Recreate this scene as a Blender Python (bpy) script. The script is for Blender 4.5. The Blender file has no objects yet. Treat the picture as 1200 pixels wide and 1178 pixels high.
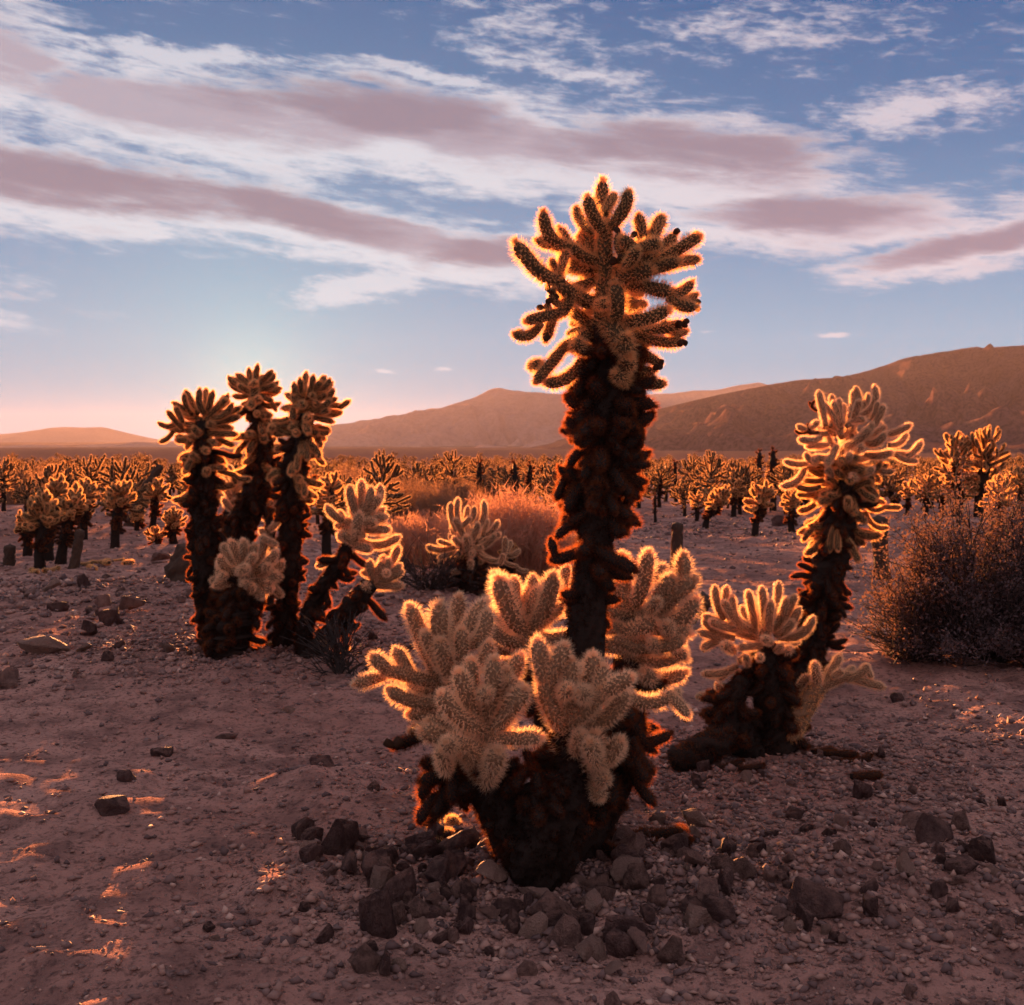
import bpy, bmesh, math, random
import numpy as np
from mathutils import Vector, Matrix, noise as mnoise

scene = bpy.context.scene
COL = scene.collection
random.seed(7)
R = math.radians

# ------------------------------------------------------------------ camera
F, CX, HY, CAMH = 1400.0, 600.0, 522.0, 1.30      # focal length / horizon row for a 1200 px wide frame
cam_data = bpy.data.cameras.new("camera")
cam_data.sensor_fit = 'HORIZONTAL'
cam_data.sensor_width = 36.0
cam_data.lens = 36.0 * F / 1200.0
cam_data.shift_y = -(589.0 - HY) / 1200.0
cam_data.clip_start = 0.05
cam_data.clip_end = 60000.0
cam_data.dof.use_dof = True
cam_data.dof.focus_distance = 3.9
cam_data.dof.aperture_fstop = 9.0
cam = bpy.data.objects.new("camera", cam_data)
COL.objects.link(cam)
cam.location = (0, 0, CAMH)
cam.rotation_euler = (R(90), 0, 0)
scene.camera = cam

# ------------------------------------------------------------------ light
SUN_DIR = Vector(((292 - CX) / F, 1.0, (HY - 450) / F)).normalized()
SUN_EL = math.asin(SUN_DIR.z)
SUN_AZ = math.atan2(SUN_DIR.x, SUN_DIR.y)
sun_data = bpy.data.lights.new("sun", 'SUN')
sun_data.energy = 5.0
sun_data.angle = R(0.55)
sun_data.color = (1.0, 0.385, 0.135)
sun = bpy.data.objects.new("sun", sun_data)
sun.rotation_euler = SUN_DIR.to_track_quat('Z', 'Y').to_euler()
COL.objects.link(sun)

vs = scene.view_settings
scene.display_settings.display_device = 'sRGB'
vs.view_transform = 'Standard'
vs.look = 'None'
vs.gamma = 1.0
vs.use_curve_mapping = False
vs.exposure = 3.0
scene.cycles.use_denoising = True
scene.cycles.use_adaptive_sampling = True
scene.cycles.adaptive_threshold = 0.02
scene.cycles.max_bounces = 8
scene.cycles.diffuse_bounces = 5
scene.cycles.transmission_bounces = 6
scene.cycles.transparent_max_bounces = 8
scene.cycles.volume_bounces = 0
scene.cycles.sample_clamp_indirect = 4.0
scene.cycles.caustics_reflective = False
scene.cycles.caustics_refractive = False


class G:
    """tiny helper for building node graphs"""
    def __init__(self, tree):
        self.t = tree; self.n = tree.nodes; self.l = tree.links
    def node(self, typ, **kw):
        n = self.n.new(typ)
        for k, v in kw.items():
            setattr(n, k, v)
        return n
    def put(self, sock, v):
        if v is None:
            return
        if hasattr(v, 'links') or isinstance(v, bpy.types.NodeSocket):
            self.l.new(v, sock)
        else:
            if sock.type in ('RGBA',) and len(v) == 3:
                v = (*v, 1.0)
            sock.default_value = v
    def m(self, op, a, b=None, c=None, clamp=False):
        n = self.node('ShaderNodeMath', operation=op, use_clamp=clamp)
        self.put(n.inputs[0], a)
        if b is not None: self.put(n.inputs[1], b)
        if c is not None: self.put(n.inputs[2], c)
        return n.outputs[0]
    def vm(self, op, a, b=None):
        n = self.node('ShaderNodeVectorMath', operation=op)
        self.put(n.inputs[0], a)
        if b is not None: self.put(n.inputs[1], b)
        return n.outputs['Value'] if op in ('DOT_PRODUCT', 'LENGTH') else n.outputs[0]
    def sep(self, v):
        n = self.node('ShaderNodeSeparateXYZ'); self.put(n.inputs[0], v); return n.outputs
    def comb(self, x, y, z=0.0):
        n = self.node('ShaderNodeCombineXYZ')
        for s, v in zip(n.inputs, (x, y, z)): self.put(s, v)
        return n.outputs[0]
    def smooth(self, v, a, b, lo=0.0, hi=1.0):
        n = self.node('ShaderNodeMapRange', interpolation_type='SMOOTHSTEP')
        self.put(n.inputs[0], v)
        for s, q in zip(n.inputs[1:5], (a, b, lo, hi)): self.put(s, q)
        return n.outputs[0]
    def mix(self, f, a, b, mode='MIX'):
        n = self.node('ShaderNodeMix', data_type='RGBA', blend_type=mode)
        self.put(n.inputs[0], f); self.put(n.inputs[6], a); self.put(n.inputs[7], b)
        return n.outputs[2]
    def noise(self, vec, scale, detail=4.0, rough=0.55, dist=0.0, color=False):
        n = self.node('ShaderNodeTexNoise')
        self.put(n.inputs['Vector'], vec)
        n.inputs['Scale'].default_value = scale
        n.inputs['Detail'].default_value = detail
        n.inputs['Roughness'].default_value = rough
        n.inputs['Distortion'].default_value = dist
        return n.outputs['Color'] if color else n.outputs['Fac']
    def ramp(self, f, stops, interp='LINEAR'):
        n = self.node('ShaderNodeValToRGB')
        cr = n.color_ramp; cr.interpolation = interp
        while len(cr.elements) < len(stops): cr.elements.new(0.5)
        for e, (p, c) in zip(cr.elements, stops):
            e.position = p; e.color = (*c, 1.0)
        self.put(n.inputs[0], f)
        return n.outputs[0]
    def mapping(self, vec, loc, rot, scale, kind='TEXTURE'):
        n = self.node('ShaderNodeMapping', vector_type=kind)
        self.put(n.inputs[0], vec)
        n.inputs[1].default_value = loc; n.inputs[2].default_value = rot; n.inputs[3].default_value = scale
        return n.outputs[0]


# ------------------------------------------------------------------ sky
world = bpy.data.worlds.new("World")
scene.world = world
world.use_nodes = True
wt = world.node_tree
wt.nodes.clear()
g = G(wt)
d = g.node('ShaderNodeTexCoord').outputs['Generated']
dx, dy, dz = g.sep(d)
hyp = g.m('MAXIMUM', g.m('SQRT', g.m('ADD', g.m('MULTIPLY', dx, dx), g.m('MULTIPLY', dy, dy))), 1e-3)
az = g.m('ARCTAN2', dx, dy)
el = g.m('DIVIDE', dz, hyp)                       # tangent of the elevation
uv = g.comb(az, el)

grad = g.ramp(g.m('MULTIPLY', el, 1.25, clamp=True), [
    (0.00, (0.06, 0.34, 0.50)), (0.05, (0.11, 0.39, 0.56)), (0.11, (0.20, 0.40, 0.57)),
    (0.20, (0.15, 0.30, 0.49)), (0.32, (0.065, 0.185, 0.38)), (0.46, (0.025, 0.118, 0.30)),
    (0.75, (0.025, 0.110, 0.28)), (1.0, (0.025, 0.105, 0.27))])
sdot = g.m('MAXIMUM', g.vm('DOT_PRODUCT', d, tuple(SUN_DIR)), 0.0)
wide = g.m('POWER', sdot, 18.0)
mid = g.m('POWER', sdot, 150.0)
tight = g.m('POWER', sdot, 1100.0)
grad = g.mix(g.m('MULTIPLY', wide, 0.36), grad, (0.25, 0.40, 0.54))
grad = g.mix(g.m('MULTIPLY', mid, 0.55), grad, (0.27, 0.56, 0.68))
grad = g.mix(g.m('MULTIPLY', tight, 0.70), grad, (0.38, 0.66, 0.70))
# rosy sky band opposite the low sun, out of view, added as warm fill
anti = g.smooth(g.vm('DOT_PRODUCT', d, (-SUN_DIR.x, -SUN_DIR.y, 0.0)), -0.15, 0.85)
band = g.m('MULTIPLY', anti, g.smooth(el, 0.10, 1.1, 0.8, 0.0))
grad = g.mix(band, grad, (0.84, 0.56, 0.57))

nish = g.node('ShaderNodeTexSky')
nish.sky_type = 'NISHITA'
nish.sun_disc = False
nish.sun_elevation = SUN_EL
nish.sun_rotation = SUN_AZ
nish.dust_density = 1.0
nish.ozone_density = 2.0
grad = g.mix(0.003, grad, nish.outputs[0])

# clouds: flat banks in (azimuth, elevation), broken up by stretched noise
warp = g.vm('SUBTRACT', g.noise(g.mapping(uv, (0, 0, 0), (0, 0, R(-4)), (1, 0.32, 1)), 9.0, 5.0, 0.6, color=True), (0.5, 0.5, 0.5))
wuv = g.vm('ADD', uv, g.vm('MULTIPLY', warp, (0.085, 0.030, 0.0)))
fine = g.noise(g.mapping(uv, (0, 0, 0), (0, 0, R(-7)), (1, 0.16, 1)), 16.0, 7.0, 0.62, 0.4)
puff = g.noise(g.mapping(uv, (0, 0, 0), (0, 0, R(-5)), (1, 0.45, 1)), 26.0, 5.0, 0.6, 0.2)

def blob(px, py, rx, ry, rot, gain=1.0):
    a = math.atan((px - CX) / F)
    e = (HY - py) / math.hypot(F, px - CX)
    q = g.mapping(wuv, (a, e, 0), (0, 0, R(-rot)), (rx / F, ry / F, 1))
    r = g.vm('LENGTH', g.vm('MULTIPLY', q, (1, 1, 0)))
    dens = g.m('MULTIPLY', g.m('SUBTRACT', 1.0, r), gain)
    return dens, g.sep(q)[1]

def union(lst):
    best, low = None, None
    for dens, ly in lst:
        dk = g.m('MULTIPLY', g.smooth(dens, 0.22, 0.62), g.smooth(ly, -0.62, 0.05))
        if best is None:
            best, low = dens, dk
        else:
            best = g.m('MAXIMUM', best, dens); low = g.m('MAXIMUM', low, dk)
    return best, low

thick = [blob(*b) for b in (
    (250, 140, 330, 70, 5), (520, 160, 330, 76, 8), (790, 195, 260, 82, 7),
    (60, 220, 400, 62, 3), (400, 268, 300, 46, 12), (600, 306, 190, 46, 5),
    (960, 258, 230, 48, 3), (1160, 286, 200, 32, -9), (-60, 60, 190, 90, 8),
    (1620, 190, 420, 60, -4), (-700, 250, 520, 70, 5), (-520, 60, 420, 80, 8),
    (300, -330, 700, 110, 6), (1500, -260, 600, 100, -6), (-900, -420, 900, 160, 4), (2600, -60, 800, 120, -4),  # overhead and side banks out of view, added to warm the ambient light
    (-2600, 120, 900, 120, 3), (4200, 60, 900, 130, -3), (-3800, -260, 1100, 170, 3), (3600, -420, 1000, 170, 2), (600, -900, 1600, 300, 3))]
core = [blob(*b) for b in (
    (800, 178, 200, 44, 6), (420, 128, 230, 34, 5), (90, 212, 300, 34, 4), (330, 246, 170, 24, 9), (590, 300, 120, 26, 4),
    (950, 245, 150, 24, 0), (1165, 280, 150, 17, -9), (1620, 180, 320, 36, -4), (-700, 240, 400, 44, 5), (300, -340, 500, 60, 6),
    (-900, -430, 600, 80, 4), (2600, -70, 500, 60, -4), (-2600, 110, 600, 60, 3), (4200, 50, 600, 60, -3))]
thin = [blob(*b) for b in (
    (1070, 128, 170, 44, -3, 0.66), (190, 62, 200, 18, 2, 0.8), (620, 50, 190, 90, 25, 0.42),
    (900, 40, 260, 60, 4, 0.40), (1150, 318, 70, 12, -6, 0.8), (965, 393, 26, 6, 4, 0.7),
    (440, 437, 26, 5, 2, 0.6), (517, 433, 18, 4, 0, 0.6), (838, 383, 22, 4, -3, 0.55), (500, 88, 130, 16, 10, 0.7),
    (430, 333, 130, 30, -14, 0.85), (330, 205, 150, 34, 20, 0.55), (690, 92, 160, 30, 12, 0.55), (30, 105, 150, 26, 3, 0.7), (900, 285, 150, 24, 4, 0.6))]
dk, low = union(thick)
ck, _ = union(core)
tk, _ = union(thin)
fc = g.m('SUBTRACT', fine, 0.5)
pc = g.m('SUBTRACT', puff, 0.5)
tiny = g.m('SUBTRACT', g.noise(g.mapping(uv, (1.7, 0.3, 0), (0, 0, R(-6)), (1, 0.30, 1)), 60.0, 5.0, 0.65, 0.5), 0.5)
broad = g.m('SUBTRACT', g.noise(g.mapping(uv, (3.1, 0.7, 0), (0, 0, R(-6)), (1, 0.35, 1)), 6.0, 3.0, 0.55), 0.5)
edge = g.m('ADD', g.m('MULTIPLY', fc, 1.25), g.m('ADD', g.m('MULTIPLY', pc, 0.50), g.m('MULTIPLY', tiny, 0.42)))
a_thick = g.smooth(g.m('ADD', dk, edge), -0.04, 0.50)
a_thin = g.smooth(g.m('ADD', tk, g.m('ADD', g.m('MULTIPLY', pc, 1.1), g.m('ADD', g.m('MULTIPLY', tiny, 0.8), g.m('MULTIPLY', fc, 0.4)))), 0.12, 0.60)
alpha = g.m('MAXIMUM', g.m('MULTIPLY', a_thick, 0.93), g.m('MULTIPLY', a_thin, 0.80))
body = g.smooth(g.m('ADD', g.m('MULTIPLY', low, 0.75), g.m('ADD', g.m('MULTIPLY', fc, 1.0), g.m('ADD', g.m('MULTIPLY', broad, 1.0), g.m('MULTIPLY', tiny, 0.35)))), 0.05, 0.75)
deep = g.smooth(g.m('ADD', ck, g.m('ADD', g.m('MULTIPLY', fc, 1.0), g.m('MULTIPLY', broad, 1.1))), -0.12, 0.70)
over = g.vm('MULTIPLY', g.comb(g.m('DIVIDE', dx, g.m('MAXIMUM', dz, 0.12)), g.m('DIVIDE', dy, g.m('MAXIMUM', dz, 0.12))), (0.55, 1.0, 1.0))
deck = g.noise(over, 1.1, 6.0, 0.6, 0.6)                       # cloud deck out of view, added overhead to brighten the ground
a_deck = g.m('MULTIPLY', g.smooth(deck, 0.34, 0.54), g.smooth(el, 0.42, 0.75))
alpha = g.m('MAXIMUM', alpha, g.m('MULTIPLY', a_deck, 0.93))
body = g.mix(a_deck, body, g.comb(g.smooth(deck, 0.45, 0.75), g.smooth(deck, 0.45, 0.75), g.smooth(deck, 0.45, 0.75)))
sunside = g.m('POWER', sdot, 9.0)
bright = g.mix(sunside, (0.70, 0.60, 0.65), (0.66, 0.70, 0.76))
pink = g.mix(sunside, (0.50, 0.40, 0.47), (0.42, 0.385, 0.45))
dark = g.mix(sunside, (0.28, 0.21, 0.27), (0.245, 0.195, 0.25))
cc = g.mix(body, bright, pink)
cc = g.mix(g.m('MULTIPLY', deep, 0.78), cc, dark)
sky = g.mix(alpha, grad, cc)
bg = g.node('ShaderNodeBackground')
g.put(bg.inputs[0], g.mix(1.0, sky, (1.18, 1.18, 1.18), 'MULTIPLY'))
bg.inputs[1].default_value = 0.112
wo = g.node('ShaderNodeOutputWorld')
wt.links.new(bg.outputs[0], wo.inputs[0])

# ------------------------------------------------------------------ helpers
def fast_mesh(name, V, T, mats=(), mi=None, smooth=None):
    """triangle mesh from numpy arrays"""
    V = np.ascontiguousarray(V, dtype=np.float32); T = np.ascontiguousarray(T, dtype=np.int32)
    me = bpy.data.meshes.new(name)
    k = T.shape[1]
    me.vertices.add(len(V)); me.vertices.foreach_set("co", V.ravel())
    me.loops.add(T.size); me.loops.foreach_set("vertex_index", T.ravel())
    me.polygons.add(len(T))
    me.polygons.foreach_set("loop_start", np.arange(0, T.size, k, dtype=np.int32))
    try:
        me.polygons.foreach_set("loop_total", np.full(len(T), k, dtype=np.int32))
    except Exception:
        pass
    for m in mats: me.materials.append(m)
    if mi is not None: me.polygons.foreach_set("material_index", np.asarray(mi, dtype=np.int32))
    if smooth is not None:
        me.polygons.foreach_set("use_smooth", np.broadcast_to(np.asarray(smooth, dtype=bool), (len(T),)).copy())
    me.update(calc_edges=True)
    return me

def obj(name, me, parent=None, loc=None):
    o = bpy.data.objects.new(name, me)
    COL.objects.link(o)
    if parent is not None: o.parent = parent
    if loc is not None: o.location = loc
    return o

def tag(o, label=None, cat=None, group=None, kind=None):
    if label: o["label"] = label
    if cat: o["category"] = cat
    if group: o["group"] = group
    if kind: o["kind"] = kind
    return o

def _h(ix, iy, seed):
    n = (ix.astype(np.int64) * 374761393 + iy.astype(np.int64) * 668265263 + seed * 1442695041) & 0xFFFFFFFF
    n = ((n ^ (n >> 13)) * 1274126177) & 0xFFFFFFFF
    n = n ^ (n >> 16)
    return (n & 0xFFFFFF) / float(0xFFFFFF)

def vnoise(x, y, seed=0):
    x = np.asarray(x, dtype=np.float64); y = np.asarray(y, dtype=np.float64)
    ix = np.floor(x); iy = np.floor(y)
    fx = x - ix; fy = y - iy
    fx = fx * fx * (3 - 2 * fx); fy = fy * fy * (3 - 2 * fy)
    a = _h(ix, iy, seed); b = _h(ix + 1, iy, seed); c = _h(ix, iy + 1, seed); e = _h(ix + 1, iy + 1, seed)
    return (a * (1 - fx) + b * fx) * (1 - fy) + (c * (1 - fx) + e * fx) * fy - 0.5

def fbm(x, y, octs=4, seed=0, gain=0.5):
    s = 0; amp = 1.0; f = 1.0
    for o in range(octs):
        s = s + amp * vnoise(np.asarray(x) * f + 17.3 * o, np.asarray(y) * f - 9.1 * o, seed + o)
        amp *= gain; f *= 2.03
    return s

def P3(px, py, D):
    return Vector(((px - CX) / F * D, D, CAMH + (HY - py) / F * D))

# ------------------------------------------------------------------ materials
def new_mat(name):
    m = bpy.data.materials.new(name); m.use_nodes = True
    m.node_tree.nodes.clear()
    return m, G(m.node_tree)

def finish(m, gg, shader, disp=None):
    o = gg.node('ShaderNodeOutputMaterial')
    gg.l.new(shader, o.inputs[0])
    return m

def pbsdf(gg, col, rough=0.9, normal=None, spec=0.15):
    b = gg.node('ShaderNodeBsdfPrincipled')
    gg.put(b.inputs['Base Color'], col)
    gg.put(b.inputs['Roughness'], rough)
    b.inputs['Specular IOR Level'].default_value = spec
    if normal is not None: gg.put(b.inputs['Normal'], normal)
    return b.outputs[0]

def bump(gg, h, strength, dist, normal=None):
    b = gg.node('ShaderNodeBump')
    b.inputs['Strength'].default_value = strength; b.inputs['Distance'].default_value = dist
    gg.put(b.inputs['Height'], h)
    if normal is not None: gg.put(b.inputs['Normal'], normal)
    return b.outputs[0]

def spine_material(name, refl, trans, w=0.55, var=0.35):
    """papery spine sheaths: part of the light goes through them"""
    m, gg = new_mat(name)
    rnd = gg.node('ShaderNodeObjectInfo').outputs['Random']
    k = gg.m('ADD', 1.0 - var * 0.5, gg.m('MULTIPLY', rnd, var))
    kk = gg.comb(k, k, k)
    dfs = gg.node('ShaderNodeBsdfDiffuse'); trn = gg.node('ShaderNodeBsdfTranslucent')
    gg.put(dfs.inputs[0], gg.mix(1.0, refl, kk, 'MULTIPLY'))
    gg.put(trn.inputs[0], gg.mix(1.0, trans, kk, 'MULTIPLY'))
    mx = gg.node('ShaderNodeMixShader'); mx.inputs[0].default_value = w
    gg.l.new(dfs.outputs[0], mx.inputs[1]); gg.l.new(trn.outputs[0], mx.inputs[2])
    return finish(m, gg, mx.outputs[0])

def skin_material(name, c0, c1, scale=60.0):
    m, gg = new_mat(name)
    co = gg.node('ShaderNodeTexCoord').outputs['Object']
    n = gg.noise(co, scale, 4.0, 0.6)
    return finish(m, gg, pbsdf(gg, gg.mix(n, c0, c1), 0.9, bump(gg, n, 0.6, 0.01)))

M = {}
M['gold'] = spine_material("cholla_spines_pale", (0.92, 0.62, 0.42), (0.92, 0.64, 0.36), 0.5)
M['brown'] = spine_material("cholla_spines_tan", (0.74, 0.43, 0.24), (0.95, 0.55, 0.21), 0.62)
M['field'] = spine_material("field_cholla_spines", (0.60, 0.37, 0.22), (0.78, 0.43, 0.18), 0.55)
M['dead'] = spine_material("cholla_spines_dead", (0.055, 0.032, 0.025), (0.36, 0.10, 0.028))
M['bark'] = spine_material("cholla_trunk_spines", (0.035, 0.024, 0.020), (0.12, 0.040, 0.015))
M['gold_skin'] = skin_material("cholla_skin_green", (0.16, 0.092, 0.052), (0.26, 0.16, 0.09))
M['brown_skin'] = skin_material("cholla_skin_brown", (0.040, 0.026, 0.014), (0.085, 0.055, 0.028))
M['dead_skin'] = skin_material("cholla_skin_dead", (0.012, 0.009, 0.008), (0.035, 0.022, 0.016))
M['fruit'] = skin_material("cholla_fruit_skin", (0.030, 0.016, 0.010), (0.075, 0.035, 0.018), 90)
M['wood'] = skin_material("dead_wood", (0.030, 0.020, 0.016), (0.10, 0.062, 0.042), 35)

def rock_material(name, c0, c1, sc=2.1):
    m, gg = new_mat(name)
    inf = gg.node('ShaderNodeObjectInfo')
    co = gg.vm('ADD', gg.node('ShaderNodeTexCoord').outputs['Object'], gg.comb(gg.m('MULTIPLY', inf.outputs['Random'], 40.0), 0, 0))
    n = gg.noise(co, sc, 6.0, 0.65); n2 = gg.noise(co, sc * 6, 4.0, 0.7)
    col = gg.mix(gg.smooth(n, 0.32, 0.68), c0, c1)
    k = gg.m('ADD', 0.72, gg.m('MULTIPLY', inf.outputs['Random'], 0.55))
    col = gg.mix(1.0, col, gg.comb(k, k, k), 'MULTIPLY')
    col = gg.mix(gg.smooth(n2, 0.55, 0.75, 0.0, 0.45), col, tuple(0.45 * q for q in c0))
    nz = gg.sep(gg.node('ShaderNodeNewGeometry').outputs['True Normal'])[2]
    dust = gg.m('MULTIPLY', gg.smooth(nz, 0.25, 0.9), gg.smooth(n, 0.38, 0.62))
    col = gg.mix(gg.m('MULTIPLY', dust, 0.65), col, (0.40, 0.225, 0.175))
    h = gg.m('ADD', gg.m('MULTIPLY', n, 0.8), gg.m('MULTIPLY', n2, 0.6))
    return finish(m, gg, pbsdf(gg, col, 0.75, bump(gg, h, 1.0, 0.16), 0.03))
M['rock_dark'] = rock_material("rock_dark_varnish", (0.115, 0.068, 0.062), (0.235, 0.140, 0.120))
M['rock_tan'] = rock_material("rock_tan_granite", (0.40, 0.245, 0.195), (0.56, 0.37, 0.29))
M['rock_grey'] = rock_material("rock_grey_brown", (0.22, 0.130, 0.108), (0.44, 0.265, 0.212))

def ground_material():
    m, gg = new_mat("desert_soil")
    co = gg.node('ShaderNodeNewGeometry').outputs['Position']
    big = gg.noise(co, 0.55, 4.0, 0.6)
    med = gg.noise(co, 4.5, 5.0, 0.62)
    fin = gg.noise(co, 38.0, 5.0, 0.7)
    scrub = gg.smooth(gg.sep(co)[1], 45.0, 160.0)
    grain = gg.noise(co, 170.0, 2.0, 0.6)
    col = gg.mix(gg.smooth(big, 0.35, 0.68), (0.36, 0.192, 0.152), (0.52, 0.300, 0.238))
    col = gg.mix(gg.smooth(med, 0.42, 0.66, 0.0, 0.75), col, (0.175, 0.098, 0.084))
    col = gg.mix(gg.smooth(fin, 0.48, 0.66, 0.0, 0.75), col, (0.090, 0.052, 0.046))
    vor = gg.node('ShaderNodeTexVoronoi'); vor.inputs['Scale'].default_value = 62.0
    gg.put(vor.inputs['Vector'], co)
    grit = gg.smooth(vor.outputs['Distance'], 0.16, 0.30, 1.0, 0.0)
    gsel = gg.m('MULTIPLY', grit, gg.smooth(gg.sep(vor.outputs['Color'])[0], 0.55, 0.62))
    gcol = gg.mix(gg.sep(vor.outputs['Color'])[1], (0.07, 0.05, 0.05), (0.38, 0.27, 0.22))
    col = gg.mix(gg.m('MULTIPLY', gsel, 0.75), col, gcol)
    col = gg.mix(gg.m('MULTIPLY', scrub, 0.85), col, gg.mix(gg.noise(co, 0.02, 5.0, 0.7), (0.10, 0.060, 0.045), (0.20, 0.115, 0.085)))
    h = gg.m('ADD', gg.m('MULTIPLY', fin, 0.026), gg.m('MULTIPLY', grain, 0.004))
    h = gg.m('ADD', h, gg.m('MULTIPLY', gsel, 0.006))
    h = gg.m('ADD', h, gg.m('MULTIPLY', med, 0.035))
    h = gg.m('MULTIPLY', h, gg.smooth(gg.sep(co)[1], 20.0, 130.0, 1.0, 0.0))
    nb = gg.node('ShaderNodeBump'); nb.inputs['Strength'].default_value = 1.0; nb.inputs['Distance'].default_value = 1.0
    gg.put(nb.inputs['Height'], h)
    return finish(m, gg, pbsdf(gg, col, 0.95, nb.outputs[0], 0.0))
M['soil'] = ground_material()

def hill_material(name, c0, c1, sc, dens=0.75):
    m, gg = new_mat(name)
    co = gg.node('ShaderNodeNewGeometry').outputs['Position']
    n = gg.noise(co, sc, 6.0, 0.6); n2 = gg.noise(co, sc * 14, 5.0, 0.75)
    col = gg.mix(n, c0, c1)
    col = gg.mix(gg.smooth(n2, 0.40, 0.66, 0.0, dens), col, tuple(q * 0.45 for q in c0))
    return finish(m, gg, pbsdf(gg, col, 1.0, None, 0.0))
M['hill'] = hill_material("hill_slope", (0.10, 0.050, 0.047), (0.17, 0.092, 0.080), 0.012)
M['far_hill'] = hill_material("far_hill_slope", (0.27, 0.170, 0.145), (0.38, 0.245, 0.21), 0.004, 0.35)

# ------------------------------------------------------------------ ground
MOUNDS = []                                     # (x, y, radius, height) low rises of rubble round the plants

def macro(x, y):
    x = np.asarray(x, dtype=np.float64); y = np.asarray(y, dtype=np.float64)
    z = -0.015 * np.clip(y - 11, 0, 49) - 0.0042 * np.clip(y - 60, 0, 740)
    z = z + 0.0062 * np.clip(y - 3500, 0, None)
    return z

def relief(x, y):
    x = np.asarray(x, dtype=np.float64); y = np.asarray(y, dtype=np.float64)
    near = np.clip((60 - y) / 40, 0, 1)
    z = 0.10 * fbm(x / 4.0, y / 4.0, 2, 11) + 0.050 * fbm(x / 0.9, y / 0.9, 3, 5)
    z = z + near * (0.030 * fbm(x / 0.22, y / 0.16, 3, 21) + 0.020 * fbm(x / 0.085, y / 0.06, 2, 61))
    z = z - 0.030 * near * np.clip(fbm(x / 0.42, y / 0.35, 2, 77) - 0.10, 0, 1)
    far = np.clip((y - 150) / 500, 0, 1)
    z = z + far * 2.0 * fbm(x / 160.0, y / 160.0, 3, 31)
    return z

def gz(x, y):
    z = macro(x, y) + relief(x, y)
    for mx, my, mr, mh in MOUNDS:
        z = z + mh * np.exp(-(((x - mx) ** 2 + (y - my) ** 2) / (mr * mr)))
    return z

def ground_at(px, py):
    """distance at which the pixel's view ray meets the broad ground surface"""
    lo, hi = 1.5, 400.0
    for _ in range(50):
        md = 0.5 * (lo + hi)
        if CAMH + (HY - py) / F * md > float(macro((px - CX) / F * md, md)): lo = md
        else: hi = md
    return 0.5 * (lo + hi)

def on_ground(px, py):
    D = ground_at(px, py)
    x = (px - CX) / F * D
    return Vector((x, D, float(gz(np.array([x]), np.array([D]))[0])))

for px, py, r, h in ((630, 1020, 0.62, 0.075), (300, 785, 0.85, 0.07), (910, 880, 0.45, 0.05), (362, 915, 0.16, 0.06),
                     (325, 1045, 0.10, 0.05), (128, 950, 0.14, 0.035), (80, 668, 1.2, 0.06), (155, 912, 0.10, 0.03),
                     (545, 700, 0.7, 0.05), (1060, 1000, 0.55, 0.05), (200, 690, 0.9, 0.06), (430, 940, 0.22, 0.05)):
    D = ground_at(px, py)
    MOUNDS.append(((px - CX) / F * D, D, r, h))

def build_ground():
    ys = list(np.linspace(-9, 1.4, 24))
    y = 1.4
    while y < 9500:
        y += max(0.016, 0.0098 * y) if y < 60 else 0.03 * y
        ys.append(y)
    ys = np.array(ys)
    n = 560
    u = np.linspace(-1, 1, n)
    half = 4.0 + 0.66 * np.clip(ys, 0, None)
    X = u[None, :] * half[:, None]
    Y = np.repeat(ys[:, None], n, 1)
    Z = gz(X, Y)
    V = np.stack([X, Y, Z], -1).reshape(-1, 3)
    idx = np.arange(len(ys) * n).reshape(len(ys), n)
    Q = np.stack([idx[:-1, :-1], idx[:-1, 1:], idx[1:, 1:], idx[1:, :-1]], -1).reshape(-1, 4)
    me = fast_mesh("ground", V, Q, (M['soil'],), smooth=True)
    return tag(obj("ground", me), "reddish brown desert soil strewn with grit and gravel", None, kind="structure")
ground = build_ground()

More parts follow.
